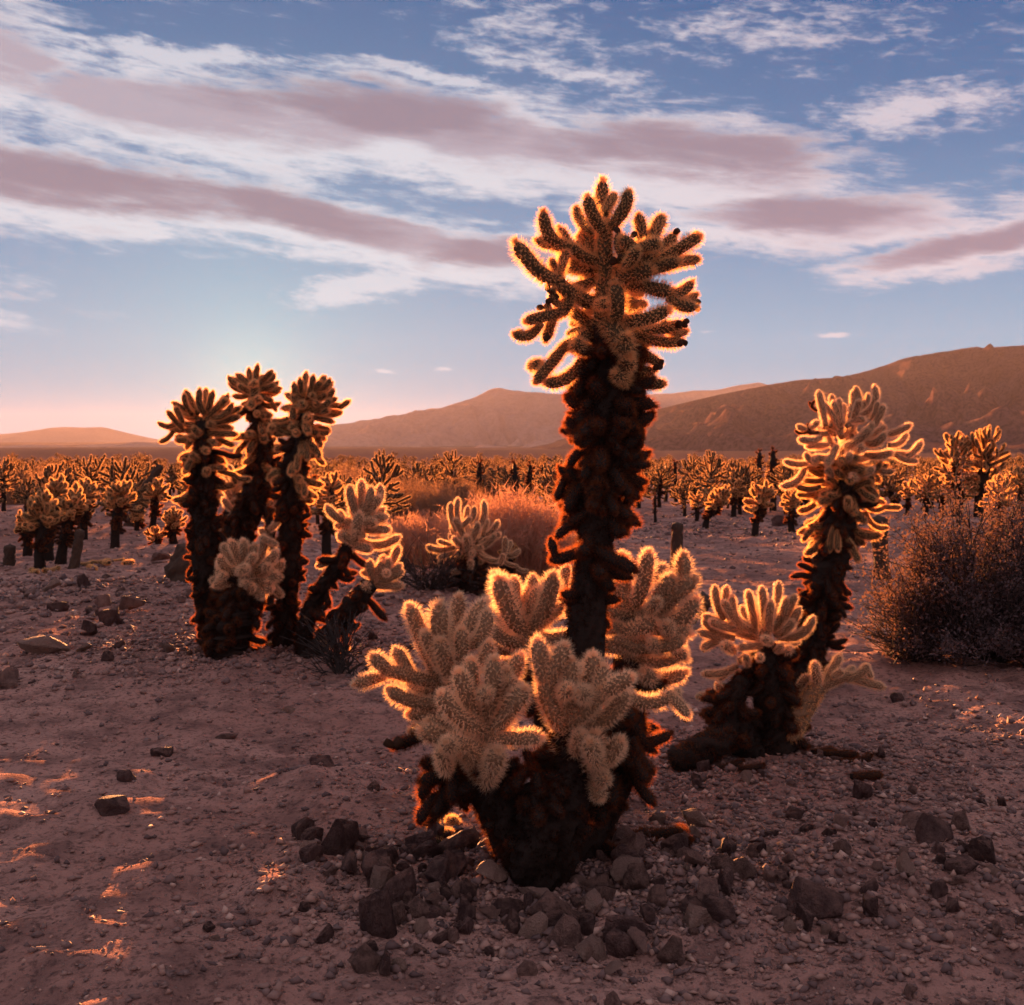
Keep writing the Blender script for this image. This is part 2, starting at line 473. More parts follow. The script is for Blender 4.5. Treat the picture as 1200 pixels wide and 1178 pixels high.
# ------------------------------------------------------------------ hills
def hill(name, prof, D, foot, back, amp, scale, seed, mat, label, nx=260, ny=110, power=1.5):
    px = np.array([p[0] for p in prof], float); py = np.array([p[1] for p in prof], float)
    xr = (px - CX) / F * D
    zr = CAMH + (HY - py) / F * D
    xs = np.linspace(xr[0], xr[-1], nx)
    ridge = np.interp(xs, xr, zr)
    k = np.hanning(5); k /= k.sum()
    ridge = np.convolve(np.pad(ridge, 2, mode='edge'), k, 'valid')
    ys = np.concatenate([np.linspace(foot, D, int(ny * 0.75)), np.linspace(D, back, int(ny * 0.3))[1:]])
    X, Y = np.meshgrid(xs, ys)
    t = np.where(Y <= D, (Y - foot) / (D - foot), 1 - (Y - D) / (back - D))
    t = np.clip(t, 0, 1)
    base = macro(X, Y)
    H = np.maximum(ridge[None, :] - base, 0)
    wv = fbm(X / scale * 0.5, Y / scale * 0.5, 2, seed + 50) * scale * 0.8
    rid = 1 - np.abs(2.0 * fbm((X + wv) / scale, Y / (scale * 2.4), 4, seed))
    rid2 = 1 - np.abs(2.0 * fbm((X - wv) / (scale * 0.32), (Y + X) / (scale * 0.9), 3, seed + 9))
    shape = t ** power
    ww = 1.25 * t * np.clip(1 - t, 0, 1)
    rid3 = 1 - np.abs(2.0 * fbm((X + 0.5 * wv) / (scale * 0.12), (Y - X) / (scale * 0.35), 3, seed + 29))
    spur = (rid - 0.75) * amp * 2.4 * ww + (rid2 - 0.75) * amp * 1.1 * ww + (rid3 - 0.75) * amp * 0.32 * ww + (rid3 - 0.8) * 0.020 * t
    Z = base - 2.0 + (H + 2.0) * shape + H * spur
    Z = np.minimum(Z, base + H * (0.985 - 0.05 * np.abs(1 - t)) + 0.006 * H * (rid3 - 0.8))
    V = np.stack([X, Y, Z], -1).reshape(-1, 3)
    idx = np.arange(X.size).reshape(X.shape)
    Q = np.stack([idx[:-1, :-1], idx[:-1, 1:], idx[1:, 1:], idx[1:, :-1]], -1).reshape(-1, 4)
    me = fast_mesh(name, V, Q, (mat,), smooth=True)
    return tag(obj(name, me), label, None, kind="structure")

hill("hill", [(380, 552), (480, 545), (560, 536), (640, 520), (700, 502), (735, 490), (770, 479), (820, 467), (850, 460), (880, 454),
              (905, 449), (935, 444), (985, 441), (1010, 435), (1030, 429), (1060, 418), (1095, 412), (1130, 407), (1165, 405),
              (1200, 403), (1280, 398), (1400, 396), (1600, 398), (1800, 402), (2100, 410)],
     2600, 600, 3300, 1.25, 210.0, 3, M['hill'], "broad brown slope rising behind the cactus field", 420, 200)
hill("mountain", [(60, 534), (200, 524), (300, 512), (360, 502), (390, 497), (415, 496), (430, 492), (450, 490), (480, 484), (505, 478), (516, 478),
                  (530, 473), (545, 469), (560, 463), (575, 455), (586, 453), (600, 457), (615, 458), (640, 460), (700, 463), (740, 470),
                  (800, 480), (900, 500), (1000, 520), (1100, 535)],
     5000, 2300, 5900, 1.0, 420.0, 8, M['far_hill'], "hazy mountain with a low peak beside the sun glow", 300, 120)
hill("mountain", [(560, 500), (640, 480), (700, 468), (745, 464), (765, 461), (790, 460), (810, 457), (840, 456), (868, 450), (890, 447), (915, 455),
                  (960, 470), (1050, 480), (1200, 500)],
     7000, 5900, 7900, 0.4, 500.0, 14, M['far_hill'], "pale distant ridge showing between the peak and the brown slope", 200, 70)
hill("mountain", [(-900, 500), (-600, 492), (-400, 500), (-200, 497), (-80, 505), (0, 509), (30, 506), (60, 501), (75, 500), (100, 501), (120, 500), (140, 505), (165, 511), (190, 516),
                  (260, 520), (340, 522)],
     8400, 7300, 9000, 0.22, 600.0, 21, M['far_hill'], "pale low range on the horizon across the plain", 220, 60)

# ------------------------------------------------------------------ haze
def build_haze():
    x0, x1, y0, y1, z0, z1 = -9000, 9000, -60, 9800, -8.0, 262.0
    V = np.array([(x, y, z) for z in (z0, z1) for y in (y0, y1) for x in (x0, x1)], float)
    Q = np.array([(0, 2, 3, 1), (4, 5, 7, 6), (0, 1, 5, 4), (2, 6, 7, 3), (0, 4, 6, 2), (1, 3, 7, 5)])
    m = bpy.data.materials.new("haze_air"); m.use_nodes = True
    m.node_tree.nodes.clear(); gg = G(m.node_tree)
    pv = gg.node('ShaderNodeVolumePrincipled')
    pv.inputs['Color'].default_value = (0.95, 0.82, 0.82, 1)
    pv.inputs['Density'].default_value = HAZE
    pv.inputs['Anisotropy'].default_value = 0.10
    o = gg.node('ShaderNodeOutputMaterial')
    gg.l.new(pv.outputs[0], o.inputs[1])
    me = fast_mesh("haze", V, Q, (m,))
    h = obj("haze", me)
    tag(h, "warm evening haze hanging over the plain", None, kind="stuff")
HAZE = 0.000024
build_haze()

# ------------------------------------------------------------------ cholla joints
FULL = 0.080                                     # outer diameter of a template joint, spines included
LENS = (0.050, 0.080, 0.115, 0.16, 0.22, 0.30)
BENDS = (0.0, 0.10, 0.20)

def unit(a):
    return a / np.maximum(np.linalg.norm(a, axis=-1, keepdims=True), 1e-9)

def spines(P, N, rng, per, length, width, spread=0.75):
    """single tapering blades, several from each areole"""
    Pn = np.repeat(P, per, 0); Nn = np.repeat(N, per, 0)
    k = len(Pn)
    D = unit(Nn + spread * unit(rng.normal(size=(k, 3))) * rng.uniform(0.3, 1.2, (k, 1)))
    S = unit(np.cross(D, rng.normal(size=(k, 3))))
    ln = length * rng.uniform(0.55, 1.12, (k, 1))
    base = Pn - Nn * 0.001
    w = width * rng.uniform(0.7, 1.2, (k, 1))
    V = np.stack([base - S * w * 0.5, base + S * w * 0.5, base + D * ln], 1).reshape(-1, 3)
    return V, np.arange(3 * k).reshape(-1, 3)

def joint_arrays(L, bend, seed, r=0.0195, areole=0.0105, per=9, slen=0.0215, width=0.0012, seg=12):
    rng = np.random.default_rng(seed)
    def axis(t):
        x = bend * L * 4 * t * (1 - t)
        return np.stack([x, 0 * t, L * t], -1)
    def tang(t):
        return unit(np.stack([bend * L * 4 * (1 - 2 * t), 0 * t, L + 0 * t], -1))
    tipL = min(r * 1.1, L * 0.45)
    def prof(t):
        s = t * L
        body = r * (0.80 + 0.24 * np.sin(np.clip(t, 0, 1) * math.pi * 0.80))
        q = np.clip((s - (L - tipL)) / tipL, 0, 1)
        return body * np.sqrt(np.clip(1 - q * q, 0, 1)), q
    # core
    ts = np.concatenate([np.linspace(0, 1 - tipL / L, 6), 1 - tipL / L * (1 - np.array([0.4, 0.7, 0.9, 0.985]))])
    rings = []
    for t in ts:
        rr, q = prof(np.array(t))
        c = axis(np.array(t)); tg = tang(np.array(t))
        nx = np.array([tg[2], 0, -tg[0]]); ny = np.array([0, 1.0, 0])
        ph = np.arange(seg) / seg * 2 * math.pi
        bumpy = 1 + 0.10 * rng.uniform(-1, 1, seg)
        rings.append(c + (np.cos(ph) * bumpy)[:, None] * nx * rr + (np.sin(ph) * bumpy)[:, None] * ny * rr)
    V = np.concatenate(rings + [axis(np.array([0.0])), axis(np.array([1.0]))])
    F_ = []
    for i in range(len(ts) - 1):
        for j in range(seg):
            a, b = i * seg + j, i * seg + (j + 1) % seg
            F_ += [(a, b, b + seg), (a, b + seg, a + seg)]
    nb = len(ts) * seg
    for j in range(seg):
        F_.append((nb, (j + 1) % seg, j))
        F_.append((nb + 1, nb - seg + j, nb - seg + (j + 1) % seg))
    T = np.array(F_)
    # areoles on a golden spiral
    n = max(10, int((L * 2 * math.pi * r) / (areole * areole)))
    t = (np.arange(n) + 0.5) / n
    ph = np.arange(n) * 2.39996 + rng.uniform(-0.15, 0.15, n)
    rr, q = prof(t)
    tg = tang(t)
    nx = np.stack([tg[:, 2], 0 * t, -tg[:, 0]], -1); ny = np.stack([0 * t, 0 * t + 1, 0 * t], -1)
    rad = np.cos(ph)[:, None] * nx + np.sin(ph)[:, None] * ny
    P = axis(t) + rad * rr[:, None]
    N = unit(rad * np.sqrt(np.clip(1 - q * q, 0, 1))[:, None] + tg * (q[:, None] + 0.22))
    SV, ST = spines(P, N, rng, per, slen, width)
    capn = max(7, n // 5)
    cp = np.repeat(axis(np.array([0.985])), capn, 0) + rng.normal(size=(capn, 3)) * 0.004
    CV, CT = spines(cp, unit(tang(np.ones(capn)) + 0.6 * rng.normal(size=(capn, 3))), rng, per, slen, width)
    VV = np.concatenate([V, SV, CV])
    TT = np.concatenate([T, ST + len(V), CT + len(V) + len(SV)])
    mi = np.concatenate([np.zeros(len(T), int), np.ones(len(ST) + len(CT), int)])
    return VV, TT, mi

TPL = {}
for li, L in enumerate(LENS):
    for bi, b in enumerate(BENDS):
        for kind, per, sp in (('gold', 12, 0.0225), ('brown', 11, 0.0235), ('dead', 11, 0.0235)):
            V, T, mi = joint_arrays(L, b, 100 + li * 10 + bi + len(kind), per=per, slen=sp)
            TPL[(kind, li, bi)] = fast_mesh("joint_" + kind, V, T, (M[kind + '_skin'], M[kind]), mi, smooth=(mi == 0))

def frame(A, B, bulge=None):
    """matrix whose Z runs from A to B and whose X is the bulge side"""
    z = (B - A); ln = z.length; z = z / max(ln, 1e-6)
    if bulge is None: bulge = Vector((0, 0, -1))
    x = bulge - z * bulge.dot(z)
    if x.length < 1e-3:
        x = Vector((1, 0.3, 0)); x = x - z * x.dot(z)
    x.normalize()
    y = z.cross(x)
    return Matrix((x, y, z)).transposed(), ln

def pick(length, w):
    s = w / FULL
    want = length / s
    li = min(range(len(LENS)), key=lambda i: abs(math.log(LENS[i] / want)))
    return s, li

def joint_matrix(A, B, w, bi, bulge=None):
    s, li = pick((B - A).length, w)
    rot, ln = frame(A, B, bulge)
    m = Matrix.Translation(A) @ rot.to_4x4() @ Matrix.Diagonal((s, s, ln / LENS[li], 1))
    return m, li

# --- fruit: a little cluster of dark knobs
def knob_mesh():
    bm = bmesh.new()
    bmesh.ops.create_icosphere(bm, subdivisions=2, radius=1.0)
    for v in bm.verts:
        v.co.z *= 1.35
        if v.co.z > 0.9: v.co.z = 0.9 - (v.co.z - 0.9) * 0.5
        f = 1 + 0.10 * math.sin(v.co.x * 7) * math.cos(v.co.y * 8)
        v.co.x *= f; v.co.y *= f
    me = bpy.data.meshes.new("fruit"); bm.to_mesh(me); bm.free()
    me.materials.append(M['fruit'])
    me.polygons.foreach_set("use_smooth", [True] * len(me.polygons))
    return me
KNOB = knob_mesh()

# --- trunks
def catmull(pts, per=8):
    pts = [np.array(p, float) for p in pts]
    if len(pts) == 2:
        return np.array([pts[0] + (pts[1] - pts[0]) * t for t in np.linspace(0, 1, per + 1)])
    P = [2 * pts[0] - pts[1]] + pts + [2 * pts[-1] - pts[-2]]
    out = []
    for i in range(1, len(P) - 2):
        for t in np.linspace(0, 1, per, endpoint=False):
            a, b, c, e = P[i - 1], P[i], P[i + 1], P[i + 2]
            out.append(0.5 * (2 * b + (c - a) * t + (2 * a - 5 * b + 4 * c - e) * t * t + (3 * b - a - 3 * c + e) * t ** 3))
    out.append(pts[-1])
    return np.array(out)

def trunk_arrays(pts, radii, seed, density=1.0, slen=0.020, width=0.0016, seg=22, rough=0.16, per_m=8):
    rng = np.random.default_rng(seed)
    C4 = catmull([(*p, r) for p, r in zip(pts, radii)], per=max(3, per_m))
    C = C4[:, :3]; rad = C4[:, 3]
    tg = unit(np.gradient(C, axis=0))
    ref = np.array([0.31, 0.93, 0.2])
    nx = unit(np.cross(tg, ref)); ny = np.cross(tg, nx)
    n = len(C)
    ph = np.arange(seg) / seg * 2 * math.pi
    ii, jj = np.meshgrid(np.arange(n), np.arange(seg), indexing='ij')
    aa = jj / seg * 2 * math.pi
    lump = fbm(np.cos(aa) * 1.3 + ii * 0.33 + seed, np.sin(aa) * 1.3 + ii * 0.21, 3, seed % 97)
    bumps = 1 + rough * rng.uniform(-1, 1, (n, seg)) + 0.30 * lump
    V = C[:, None, :] + (np.cos(ph)[None, :, None] * nx[:, None, :] + np.sin(ph)[None, :, None] * ny[:, None, :]) * (rad[:, None] * bumps)[:, :, None]
    V = V.reshape(-1, 3)
    idx = np.arange(n * seg).reshape(n, seg)
    a = idx[:-1]; b = np.roll(idx, -1, 1)[:-1]; c = np.roll(idx, -1, 1)[1:]; e = idx[1:]
    T = np.concatenate([np.stack([a, b, c], -1).reshape(-1, 3), np.stack([a, c, e], -1).reshape(-1, 3)])
    V = np.concatenate([V, C[:1], C[-1:] + tg[-1:] * rad[-1] * 0.4])
    cap = []
    for j in range(seg):
        cap.append((n * seg, (j + 1) % seg, j)); cap.append((n * seg + 1, (n - 1) * seg + j, (n - 1) * seg + (j + 1) % seg))
    T = np.concatenate([T, np.array(cap)])
    seglen = np.linalg.norm(np.diff(C, axis=0), axis=1)
    area = (seglen * 0.5 * (rad[1:] + rad[:-1]) * 2 * math.pi)
    k = int(area.sum() * 5200 * density)
    if k < 4:
        return V, T, np.zeros(len(T), int)
    s = rng.choice(n - 1, k, p=area / area.sum()); f = rng.uniform(0, 1, k)[:, None]
    a_ = rng.uniform(0, 2 * math.pi, k)
    c_ = C[s] * (1 - f) + C[s + 1] * f; r_ = (rad[s] * (1 - f[:, 0]) + rad[s + 1] * f[:, 0])
    nn = np.cos(a_)[:, None] * nx[s] + np.sin(a_)[:, None] * ny[s]
    SV, ST = spines(c_ + nn * r_[:, None] * 0.97, unit(nn + np.array([0, 0, -0.25])), rng, 5, slen, width, 0.9)
    return np.concatenate([V, SV]), np.concatenate([T, ST + len(V)]), np.concatenate([np.zeros(len(T), int), np.ones(len(ST), int)])

class Plant:
    def __init__(self, name, base, label, cat="cactus", group=None, seed=1):
        self.root = bpy.data.objects.new(name, None)
        COL.objects.link(self.root)
        self.root.empty_display_size = 0.1
        self.base = Vector(base)
        self.root.location = self.base
        tag(self.root, label, cat, group)
        self.rng = random.Random(seed)
        self.seed = seed
        self.k = 1.2
    def joint(self, A, B, w, kind='gold', bend=None, bulge=None):
        if bend is None:
            bend = self.rng.choice((0, 0, 1, 1, 2)) if (B - A).length > 1.6 * w else 0
        w = w * self.k
        A = A - (B - A).normalized() * w * 0.18
        m, li = joint_matrix(A - self.base, B - self.base, w, bend, bulge)
        o = bpy.data.objects.new("dead_joint" if kind == 'dead' else "joint", TPL[(kind, li, bend)])
        COL.objects.link(o)
        o.parent = self.root
        spin = Matrix.Rotation(self.rng.uniform(-0.5, 0.5), 4, 'Z') if bend else Matrix.Rotation(self.rng.uniform(0, 6.28), 4, 'Z')
        o.matrix_local = m @ spin
        return o
    def arm(self, A, B, w, kind='gold', bend=None):
        """one joint, or a chain of two when it is long for its thickness"""
        L = (B - A).length
        if L > 4.3 * w:
            f = self.rng.uniform(0.48, 0.60)
            K = A.lerp(B, f) + Vector((self.rng.uniform(-1, 1), self.rng.uniform(-1, 1), self.rng.uniform(-1, 0.3))) * w * 0.18
            self.joint(A, K, w * 0.98, kind, bend); self.joint(K, B, w, kind, bend)
        else:
            self.joint(A, B, w, kind, bend)
    def trunk(self, pts, radii, density=1.0, slen=0.020, width=0.0016, mats=('dead_skin', 'bark'), name="trunk", per_m=8):
        loc = [tuple(Vector(p) - self.base) for p in pts]
        self.seed += 7
        V, T, mi = trunk_arrays(loc, radii, self.seed, density, slen, width, per_m=per_m)
        return obj(name, fast_mesh(name, V, T, (M[mats[0]], M[mats[1]]), mi, smooth=(mi == 0)), self.root)
    def fruit(self, at, size, n=4):
        for _ in range(n):
            r = self.rng
            o = obj("fruit", KNOB, self.root)
            dv = Vector((r.uniform(-1, 1), r.uniform(-1, 1), r.uniform(-0.5, 1)))
            rot, _l = frame(Vector((0, 0, 0)), dv)
            o.matrix_local = Matrix.Translation(at - self.base + dv.normalized() * size * 0.8) @ rot.to_4x4() @ Matrix.Diagonal((size * .5, size * .5, size * .62, 1))
    def skirt(self, pts, radii, n, w, lmin, lmax, kind='dead', t0=0.0, t1=1.0, down=0.6, side=None):
        """dead joints hanging round a trunk"""
        C4 = catmull([(*p, r) for p, r in zip(pts, radii)], 10)
        for i in range(n):
            r = self.rng
            t = (t0 + (t1 - t0) * r.random()) * (len(C4) - 1)
            k = min(int(t), len(C4) - 2); f = t - k
            c = C4[k] * (1 - f) + C4[k + 1] * f
            a = r.uniform(0, 2 * math.pi) if side is None else side(r)
            out = Vector((math.cos(a), math.sin(a), 0))
            A = Vector(c[:3]) + out * c[3] * 0.6
            dv = (out + Vector((0, 0, r.uniform(-down * 1.6, down * 0.6))) + Vector((r.uniform(-.3, .3), r.uniform(-.3, .3), 0))).normalized()
            self.joint(A, A + dv * r.uniform(lmin, lmax), w * r.uniform(0.8, 1.15), kind, r.choice((0, 1, 1, 2)), Vector((0, 0, r.choice((-1, 1)))))

class Crop:
    """reads joints measured on an enlarged part of the photograph and stands them up at a distance"""
    def __init__(self, plant, x0, y0, sc, D, spread=0.6):
        self.p, self.x0, self.y0, self.sc, self.D, self.sp = plant, x0, y0, sc, D, spread
    def pt(self, cx, cy, near=0.0):
        return P3(self.x0 + cx / self.sc, self.y0 + cy / self.sc, self.D - near)
    def wd(self, w):
        return w / self.sc / F * self.D
    def arms(self, lst, w0, kind='gold', centre=None, R_=None):
        """lst of (ax, ay, bx, by[, w[, near of A, near of B]])"""
        for e in lst:
            ax, ay, bx, by = e[:4]
            w = e[4] if len(e) > 4 and e[4] else w0
            if len(e) > 5:
                na, nb = e[5], e[6]
            else:
                L = self.wd(math.hypot(bx - ax, by - ay))
                na = self.p.rng.uniform(-0.05, 0.05)
                nb = na + L * self.p.rng.uniform(-0.55, 0.55)
                if centre is not None:
                    Rm = self.wd(R_)
                    da = self.wd(math.hypot(ax - centre[0], ay - centre[1])); db = self.wd(math.hypot(bx - centre[0], by - centre[1]))
                    sgn = self.p.rng.choice((1, 1, -1))
                    nb = sgn * self.sp * math.sqrt(max(Rm * Rm - db * db, 0)) * self.p.rng.uniform(0.5, 1)
                    na = nb * min(1, da / max(db, 1e-3)) * 0.6
            self.p.arm(self.pt(ax, ay, na), self.pt(bx, by, nb), self.wd(w), kind)
    def balls(self, lst, kind='gold'):
        """joints that point at the viewer, seen end on: (x, y, w[, near])"""
        for i_, e in enumerate(lst):
            if i_ % 3 == 2: continue
            x, y, w = e[:3]; near = e[3] if len(e) > 3 else 0.05
            ww = self.wd(w)
            j = self.p.rng.uniform
            w = w * 0.84; ww = ww * 0.84
            tx = j(-.8, .8) * w; ty = j(0.1, 0.8) * w
            B = self.pt(x - tx * .3, y - ty * .45, near + ww * 0.7)
            A = self.pt(x + tx * .6, y + ty * .7, near - ww * 0.7)
            self.p.joint(A, B, ww, kind, 0)
    def backfill(self, centre, R_, n, w, kind='gold', up=0.3):
        """joints on the far side of a crown"""
        c = self.pt(*centre)
        Rm = self.wd(R_); ww = self.wd(w)
        for _ in range(n):
            r = self.p.rng
            dv = Vector((r.gauss(0, 1), abs(r.gauss(0, 1)) + 0.25, r.gauss(up, 0.7))).normalized()
            a = Rm * r.uniform(0.25, 0.45); b = a + ww * r.uniform(1.8, 3.0)
            self.p.joint(c + dv * a, c + dv * min(b, Rm * 0.9), ww, kind)

# ------------------------------------------------------------------ the tall cholla in the middle
D = 3.98
tb = on_ground(672, 985)
tall = Plant("cholla_cactus", (tb.x, D, float(gz(np.array([tb.x]), np.array([D]))[0])),
             "tallest cholla with a dark shaggy trunk and a branching tan crown", seed=11)
tall.k = 1.2
c = Crop(tall, 0, 0, 1.0, D)
tp = [c.pt(668, 1000), c.pt(678, 860), c.pt(686, 745), c.pt(694, 660), c.pt(704, 580), c.pt(710, 500), c.pt(712, 430), c.pt(706, 375)]
tr = [0.070, 0.066, 0.060, 0.056, 0.062, 0.072, 0.066, 0.045]
tall.trunk(tp, tr, 1.6, 0.028, 0.0018)
tall.skirt(tp, tr, 190, 0.060, 0.07, 0.125, 'dead', 0.52, 0.93, 1.0)
tall.skirt(tp, tr, 22, 0.060, 0.06, 0.11, 'dead', 0.30, 0.58, 0.9)
c.arms([(690, 636, 646, 656, 21, 0.02, 0.05), (700, 646, 744, 668, 23, 0.06, 0.12), (660, 566, 652, 585, 16), (700, 672, 718, 690, 20, .05, .08),
        (650, 650, 645, 632, 16, .05, .05), (668, 560, 655, 548, 16), (690, 600, 668, 612, 17)], 20, 'dead')
tall.k = 1.42
c = Crop(tall, 580, 190, 4.207, D)
c.arms([(520, 790, 545, 560, 112, 0.02, 0.0), (545, 575, 545, 330, 102, 0.0, 0.0),
        (545, 345, 455, 170, 84, 0.0, 0.05), (540, 330, 530, 92, 92, -0.02, -0.09), (560, 320, 660, 145, 84, 0.0, 0.04), (545, 250, 590, 160, 62, -.03, -.08),
        (475, 330, 400, 225, 70, -0.04, -0.10), (480, 450, 448, 290, 78, -0.05, -0.09), (520, 300, 490, 190, 66, -.08, -.14)], 80, 'brown')
c.arms([(500, 485, 372, 410, 76, 0.0, 0.04), (380, 420, 318, 325, 76, 0.03, -0.02), (365, 410, 240, 245, 84, 0.04, 0.09), (300, 415, 205, 385, 74, 0.04, 0.02)], 76, 'brown')
c.arms([(520, 690, 385, 640, 100, 0.0, 0.05), (400, 660, 285, 555, 96, 0.05, 0.10), (300, 575, 105, 395, 94, 0.10, 0.20), (310, 560, 352, 440, 66, 0.09, 0.05),
        (292, 530, 280, 482, 52, .1, .14), (452, 625, 462, 550, 52, -.05, -.10),
        (385, 640, 325, 745, 90, 0.05, 0.08), (340, 700, 275, 645, 52, .08, .09), (330, 740, 248, 715, 52, .08, .09), (335, 740, 150, 785, 74, 0.08, 0.13), (215, 800, 95, 845, 66, 0.10, 0.16), (290, 760, 248, 880, 66, 0.09, 0.04)], 80, 'brown')
c.arms([(640, 470, 612, 350, 68, .05, .04), (700, 450, 625, 370, 80, .06, .10), (735, 420, 708, 262, 76, 0, -.04), (765, 400, 822, 270, 86, -.02, -.08),
        (620, 545, 760, 440, 92, 0.02, 0.08), (700, 450, 885, 355, 86, .06, .02), (790, 505, 1010, 365, 82, .05, .14), (850, 505, 1000, 478, 72, .04, -.04),
        (770, 535, 905, 490, 78, .08, .15), (640, 570, 775, 530, 92, .06, .14), (720, 420, 810, 400, 76, .10, .16), (650, 500, 700, 430, 70, .10, .18),
        (600, 600, 750, 610, 94, .02, .08), (740, 615, 870, 640, 92, .08, .12), (855, 635, 972, 588, 68, .12, .10), (890, 645, 992, 650, 62, .10, .02), (870, 675, 988, 715, 74, .12, .18),
        (600, 770, 855, 725, 88, .03, .18), (650, 700, 742, 702, 62, -.06, -.12), (640, 795, 930, 795, 78, .0, -.08), (690, 835, 920, 882, 76, -.02, -.10), (670, 845, 770, 865, 70, -.05, -.15),
        (840, 790, 945, 830, 60, -.05, -.12)], 84, 'brown')
c.arms([(570, 790, 590, 600, 92, .05, .12), (560, 790, 665, 940, 116, .06, .16), (520, 850, 440, 765, 84, -.03, -.10), (500, 770, 365, 845, 64, -.05, -.12), (480, 720, 380, 800, 60, -.06, -.14),
        (500, 830, 330, 920, 76, 0, .05), (340, 915, 200, 1085, 74, .05, .12), (420, 980, 250, 1085, 78, .04, .12), (690, 915, 815, 1000, 66, 0, .05), (700, 1020, 835, 1090, 74, .03, .08),
        (660, 1000, 790, 1030, 70, .04, .02)], 76, 'brown')
c.balls([(212, 1000, 84, .02), (410, 905, 92, .10), (512, 955, 124, .14), (655, 1000, 100, .12), (612, 1055, 96, .12), (560, 880, 90, .12), (640, 880, 84, .14), (540, 700, 80, .10), (600, 480, 70, .10)], 'brown')
c.backfill((560, 560), 330, 22, 82, 'brown', 0.4)
c.backfill((540, 850), 260, 12, 82, 'brown', 0.0)
for fx, fy, n in ((262, 640, 4), (240, 715, 3), (282, 680, 3), (1010, 358, 1), (605, 490, 5), (880, 352, 1), (672, 368, 1), (985, 705, 3), (925, 795, 4), (915, 880, 2), (100, 850, 2), (245, 880, 1), (815, 1010, 3), (205, 1085, 1), (260, 1085, 1), (690, 500, 2), (612, 345, 1)):
    tall.fruit(c.pt(fx, fy, .09 if fx < 800 else .06), c.wd(30), n)

# ------------------------------------------------------------------ the low many-headed cholla in front of it
D = 3.58
fb = on_ground(625, 1030)
front = Plant("cholla_cactus", fb, "low many-armed pale cholla growing at the foot of the tallest trunk", seed=23)
front.k = 1.04
c = Crop(front, 400, 630, 2.609, D)
for pts, rad in (([(600, 1045, 0), (560, 930, .05), (500, 840, .06), (450, 730, .07), (432, 620, .06)], [.080, .070, .058, .05, .04]),
                 ([(620, 1045, 0), (650, 940, .06), (690, 800, .08), (692, 690, .07), (690, 590, .06)], [.080, .070, .060, .05, .045]),
                 ([(590, 1030, -.08), (480, 830, -.10), (370, 640, -.12), (320, 500, -.12), (310, 400, -.12)], [.085, .06, .05, .045, .04]),
                 ([(650, 1030, -.10), (800, 800, -.12), (860, 620, -.12), (880, 480, -.12)], [.085, .06, .055, .045]),
                 ([(600, 1050, .06), (600, 900, .10), (600, 760, .09)], [.085, .075, .055])):
    P = [c.pt(*p) for p in pts]
    front.trunk(P, rad, 2.2, 0.030, 0.0018)
    front.skirt(P, rad, 9, 0.060, 0.05, 0.10, 'dead', 0.35, 0.85, 0.9)
c.arms([(440, 640, 440, 545, 120, .07, .08), (440, 580, 305, 475, 88, .10, .20), (410, 560, 358, 410, 84, .12, .17), (435, 545, 398, 375, 84, .08, .10), (445, 540, 466, 372, 86, .10, .16),
        (480, 520, 548, 360, 84, .06, .03), (490, 500, 502, 405, 74, .09, .14), (470, 590, 560, 465, 98, .12, .20), (470, 615, 610, 612, 78, .13, .20),
        (440, 660, 325, 620, 92, .12, .20), (350, 630, 245, 588, 84, .12, .16), (350, 600, 262, 562, 80, .06, .08), (420, 720, 375, 640, 84, .10, .18), (400, 500, 330, 430, 76, .02, -.03)], 90)
c.balls([(312, 672, 94, .16), (466, 690, 116, .18), (392, 590, 92, .16), (440, 480, 84, .16), (520, 450, 80, .12), (350, 560, 86, .12), (330, 640, 90, .2)])
c.arms([(320, 455, 140, 405, 78, -.10, -.02), (205, 410, 165, 342, 72, -.06, -.06), (145, 410, 95, 362, 76, -.03, .02), (120, 425, 40, 448, 66, -.04, .0),
        (330, 500, 145, 465, 82, -.08, .0), (320, 540, 205, 540, 76, -.08, -.02), (320, 580, 210, 590, 74, -.1, -.06), (290, 410, 208, 210, 88, -.10, -.08), (300, 330, 300, 205, 104, -.06, -.02), (305, 400, 252, 290, 66, -.06, .0),
        (335, 430, 300, 315, 90, -.04, .03), (350, 410, 368, 280, 74, -.06, -.04), (340, 330, 362, 180, 82, -.12, -.18), (370, 300, 440, 195, 84, -.1, -.14), (395, 320, 447, 225, 76, -.08, -.04),
        (380, 380, 452, 320, 70, -.04, .02), (330, 350, 320, 250, 80, -.14, -.22), (250, 470, 190, 420, 70, -.14, -.2), (410, 400, 460, 350, 74, -.06, 0)], 80)
c.arms([(240, 610, 158, 640, 62, -.05, .0), (310, 700, 250, 690, 76, -.06, 0)], 70, 'dead')
front.fruit(c.pt(160, 640, .02), c.wd(26), 3)
c.arms([(690, 640, 690, 540, 132, .07, .07), (680, 570, 622, 430, 98, .08, .11), (625, 445, 598, 315, 92, .11, .12), (640, 440, 682, 330, 88, .11, .15), (690, 540, 702, 375, 84, .10, .14), (720, 520, 768, 360, 98, .08, .10),
        (705, 560, 800, 470, 102, .10, .16), (790, 480, 805, 395, 80, .14, .12), (790, 480, 888, 425, 82, .14, .2), (730, 570, 865, 465, 84, .06, .10), (730, 480, 735, 390, 80, .02, -.02),
        (760, 700, 778, 600, 90, .10, .16), (790, 700, 855, 620, 80, .1, .16), (720, 650, 735, 600, 76, .14, .2), (760, 740, 795, 800, 74, .08, .14), (740, 700, 860, 640, 70, .04, .1), (650, 560, 640, 470, 80, .04, 0)], 90)
c.balls([(768, 655, 100, .18), (740, 480, 92, .18), (830, 470, 78, .2), (690, 470, 84, .16), (800, 740, 84, .14), (760, 560, 84, .16)])
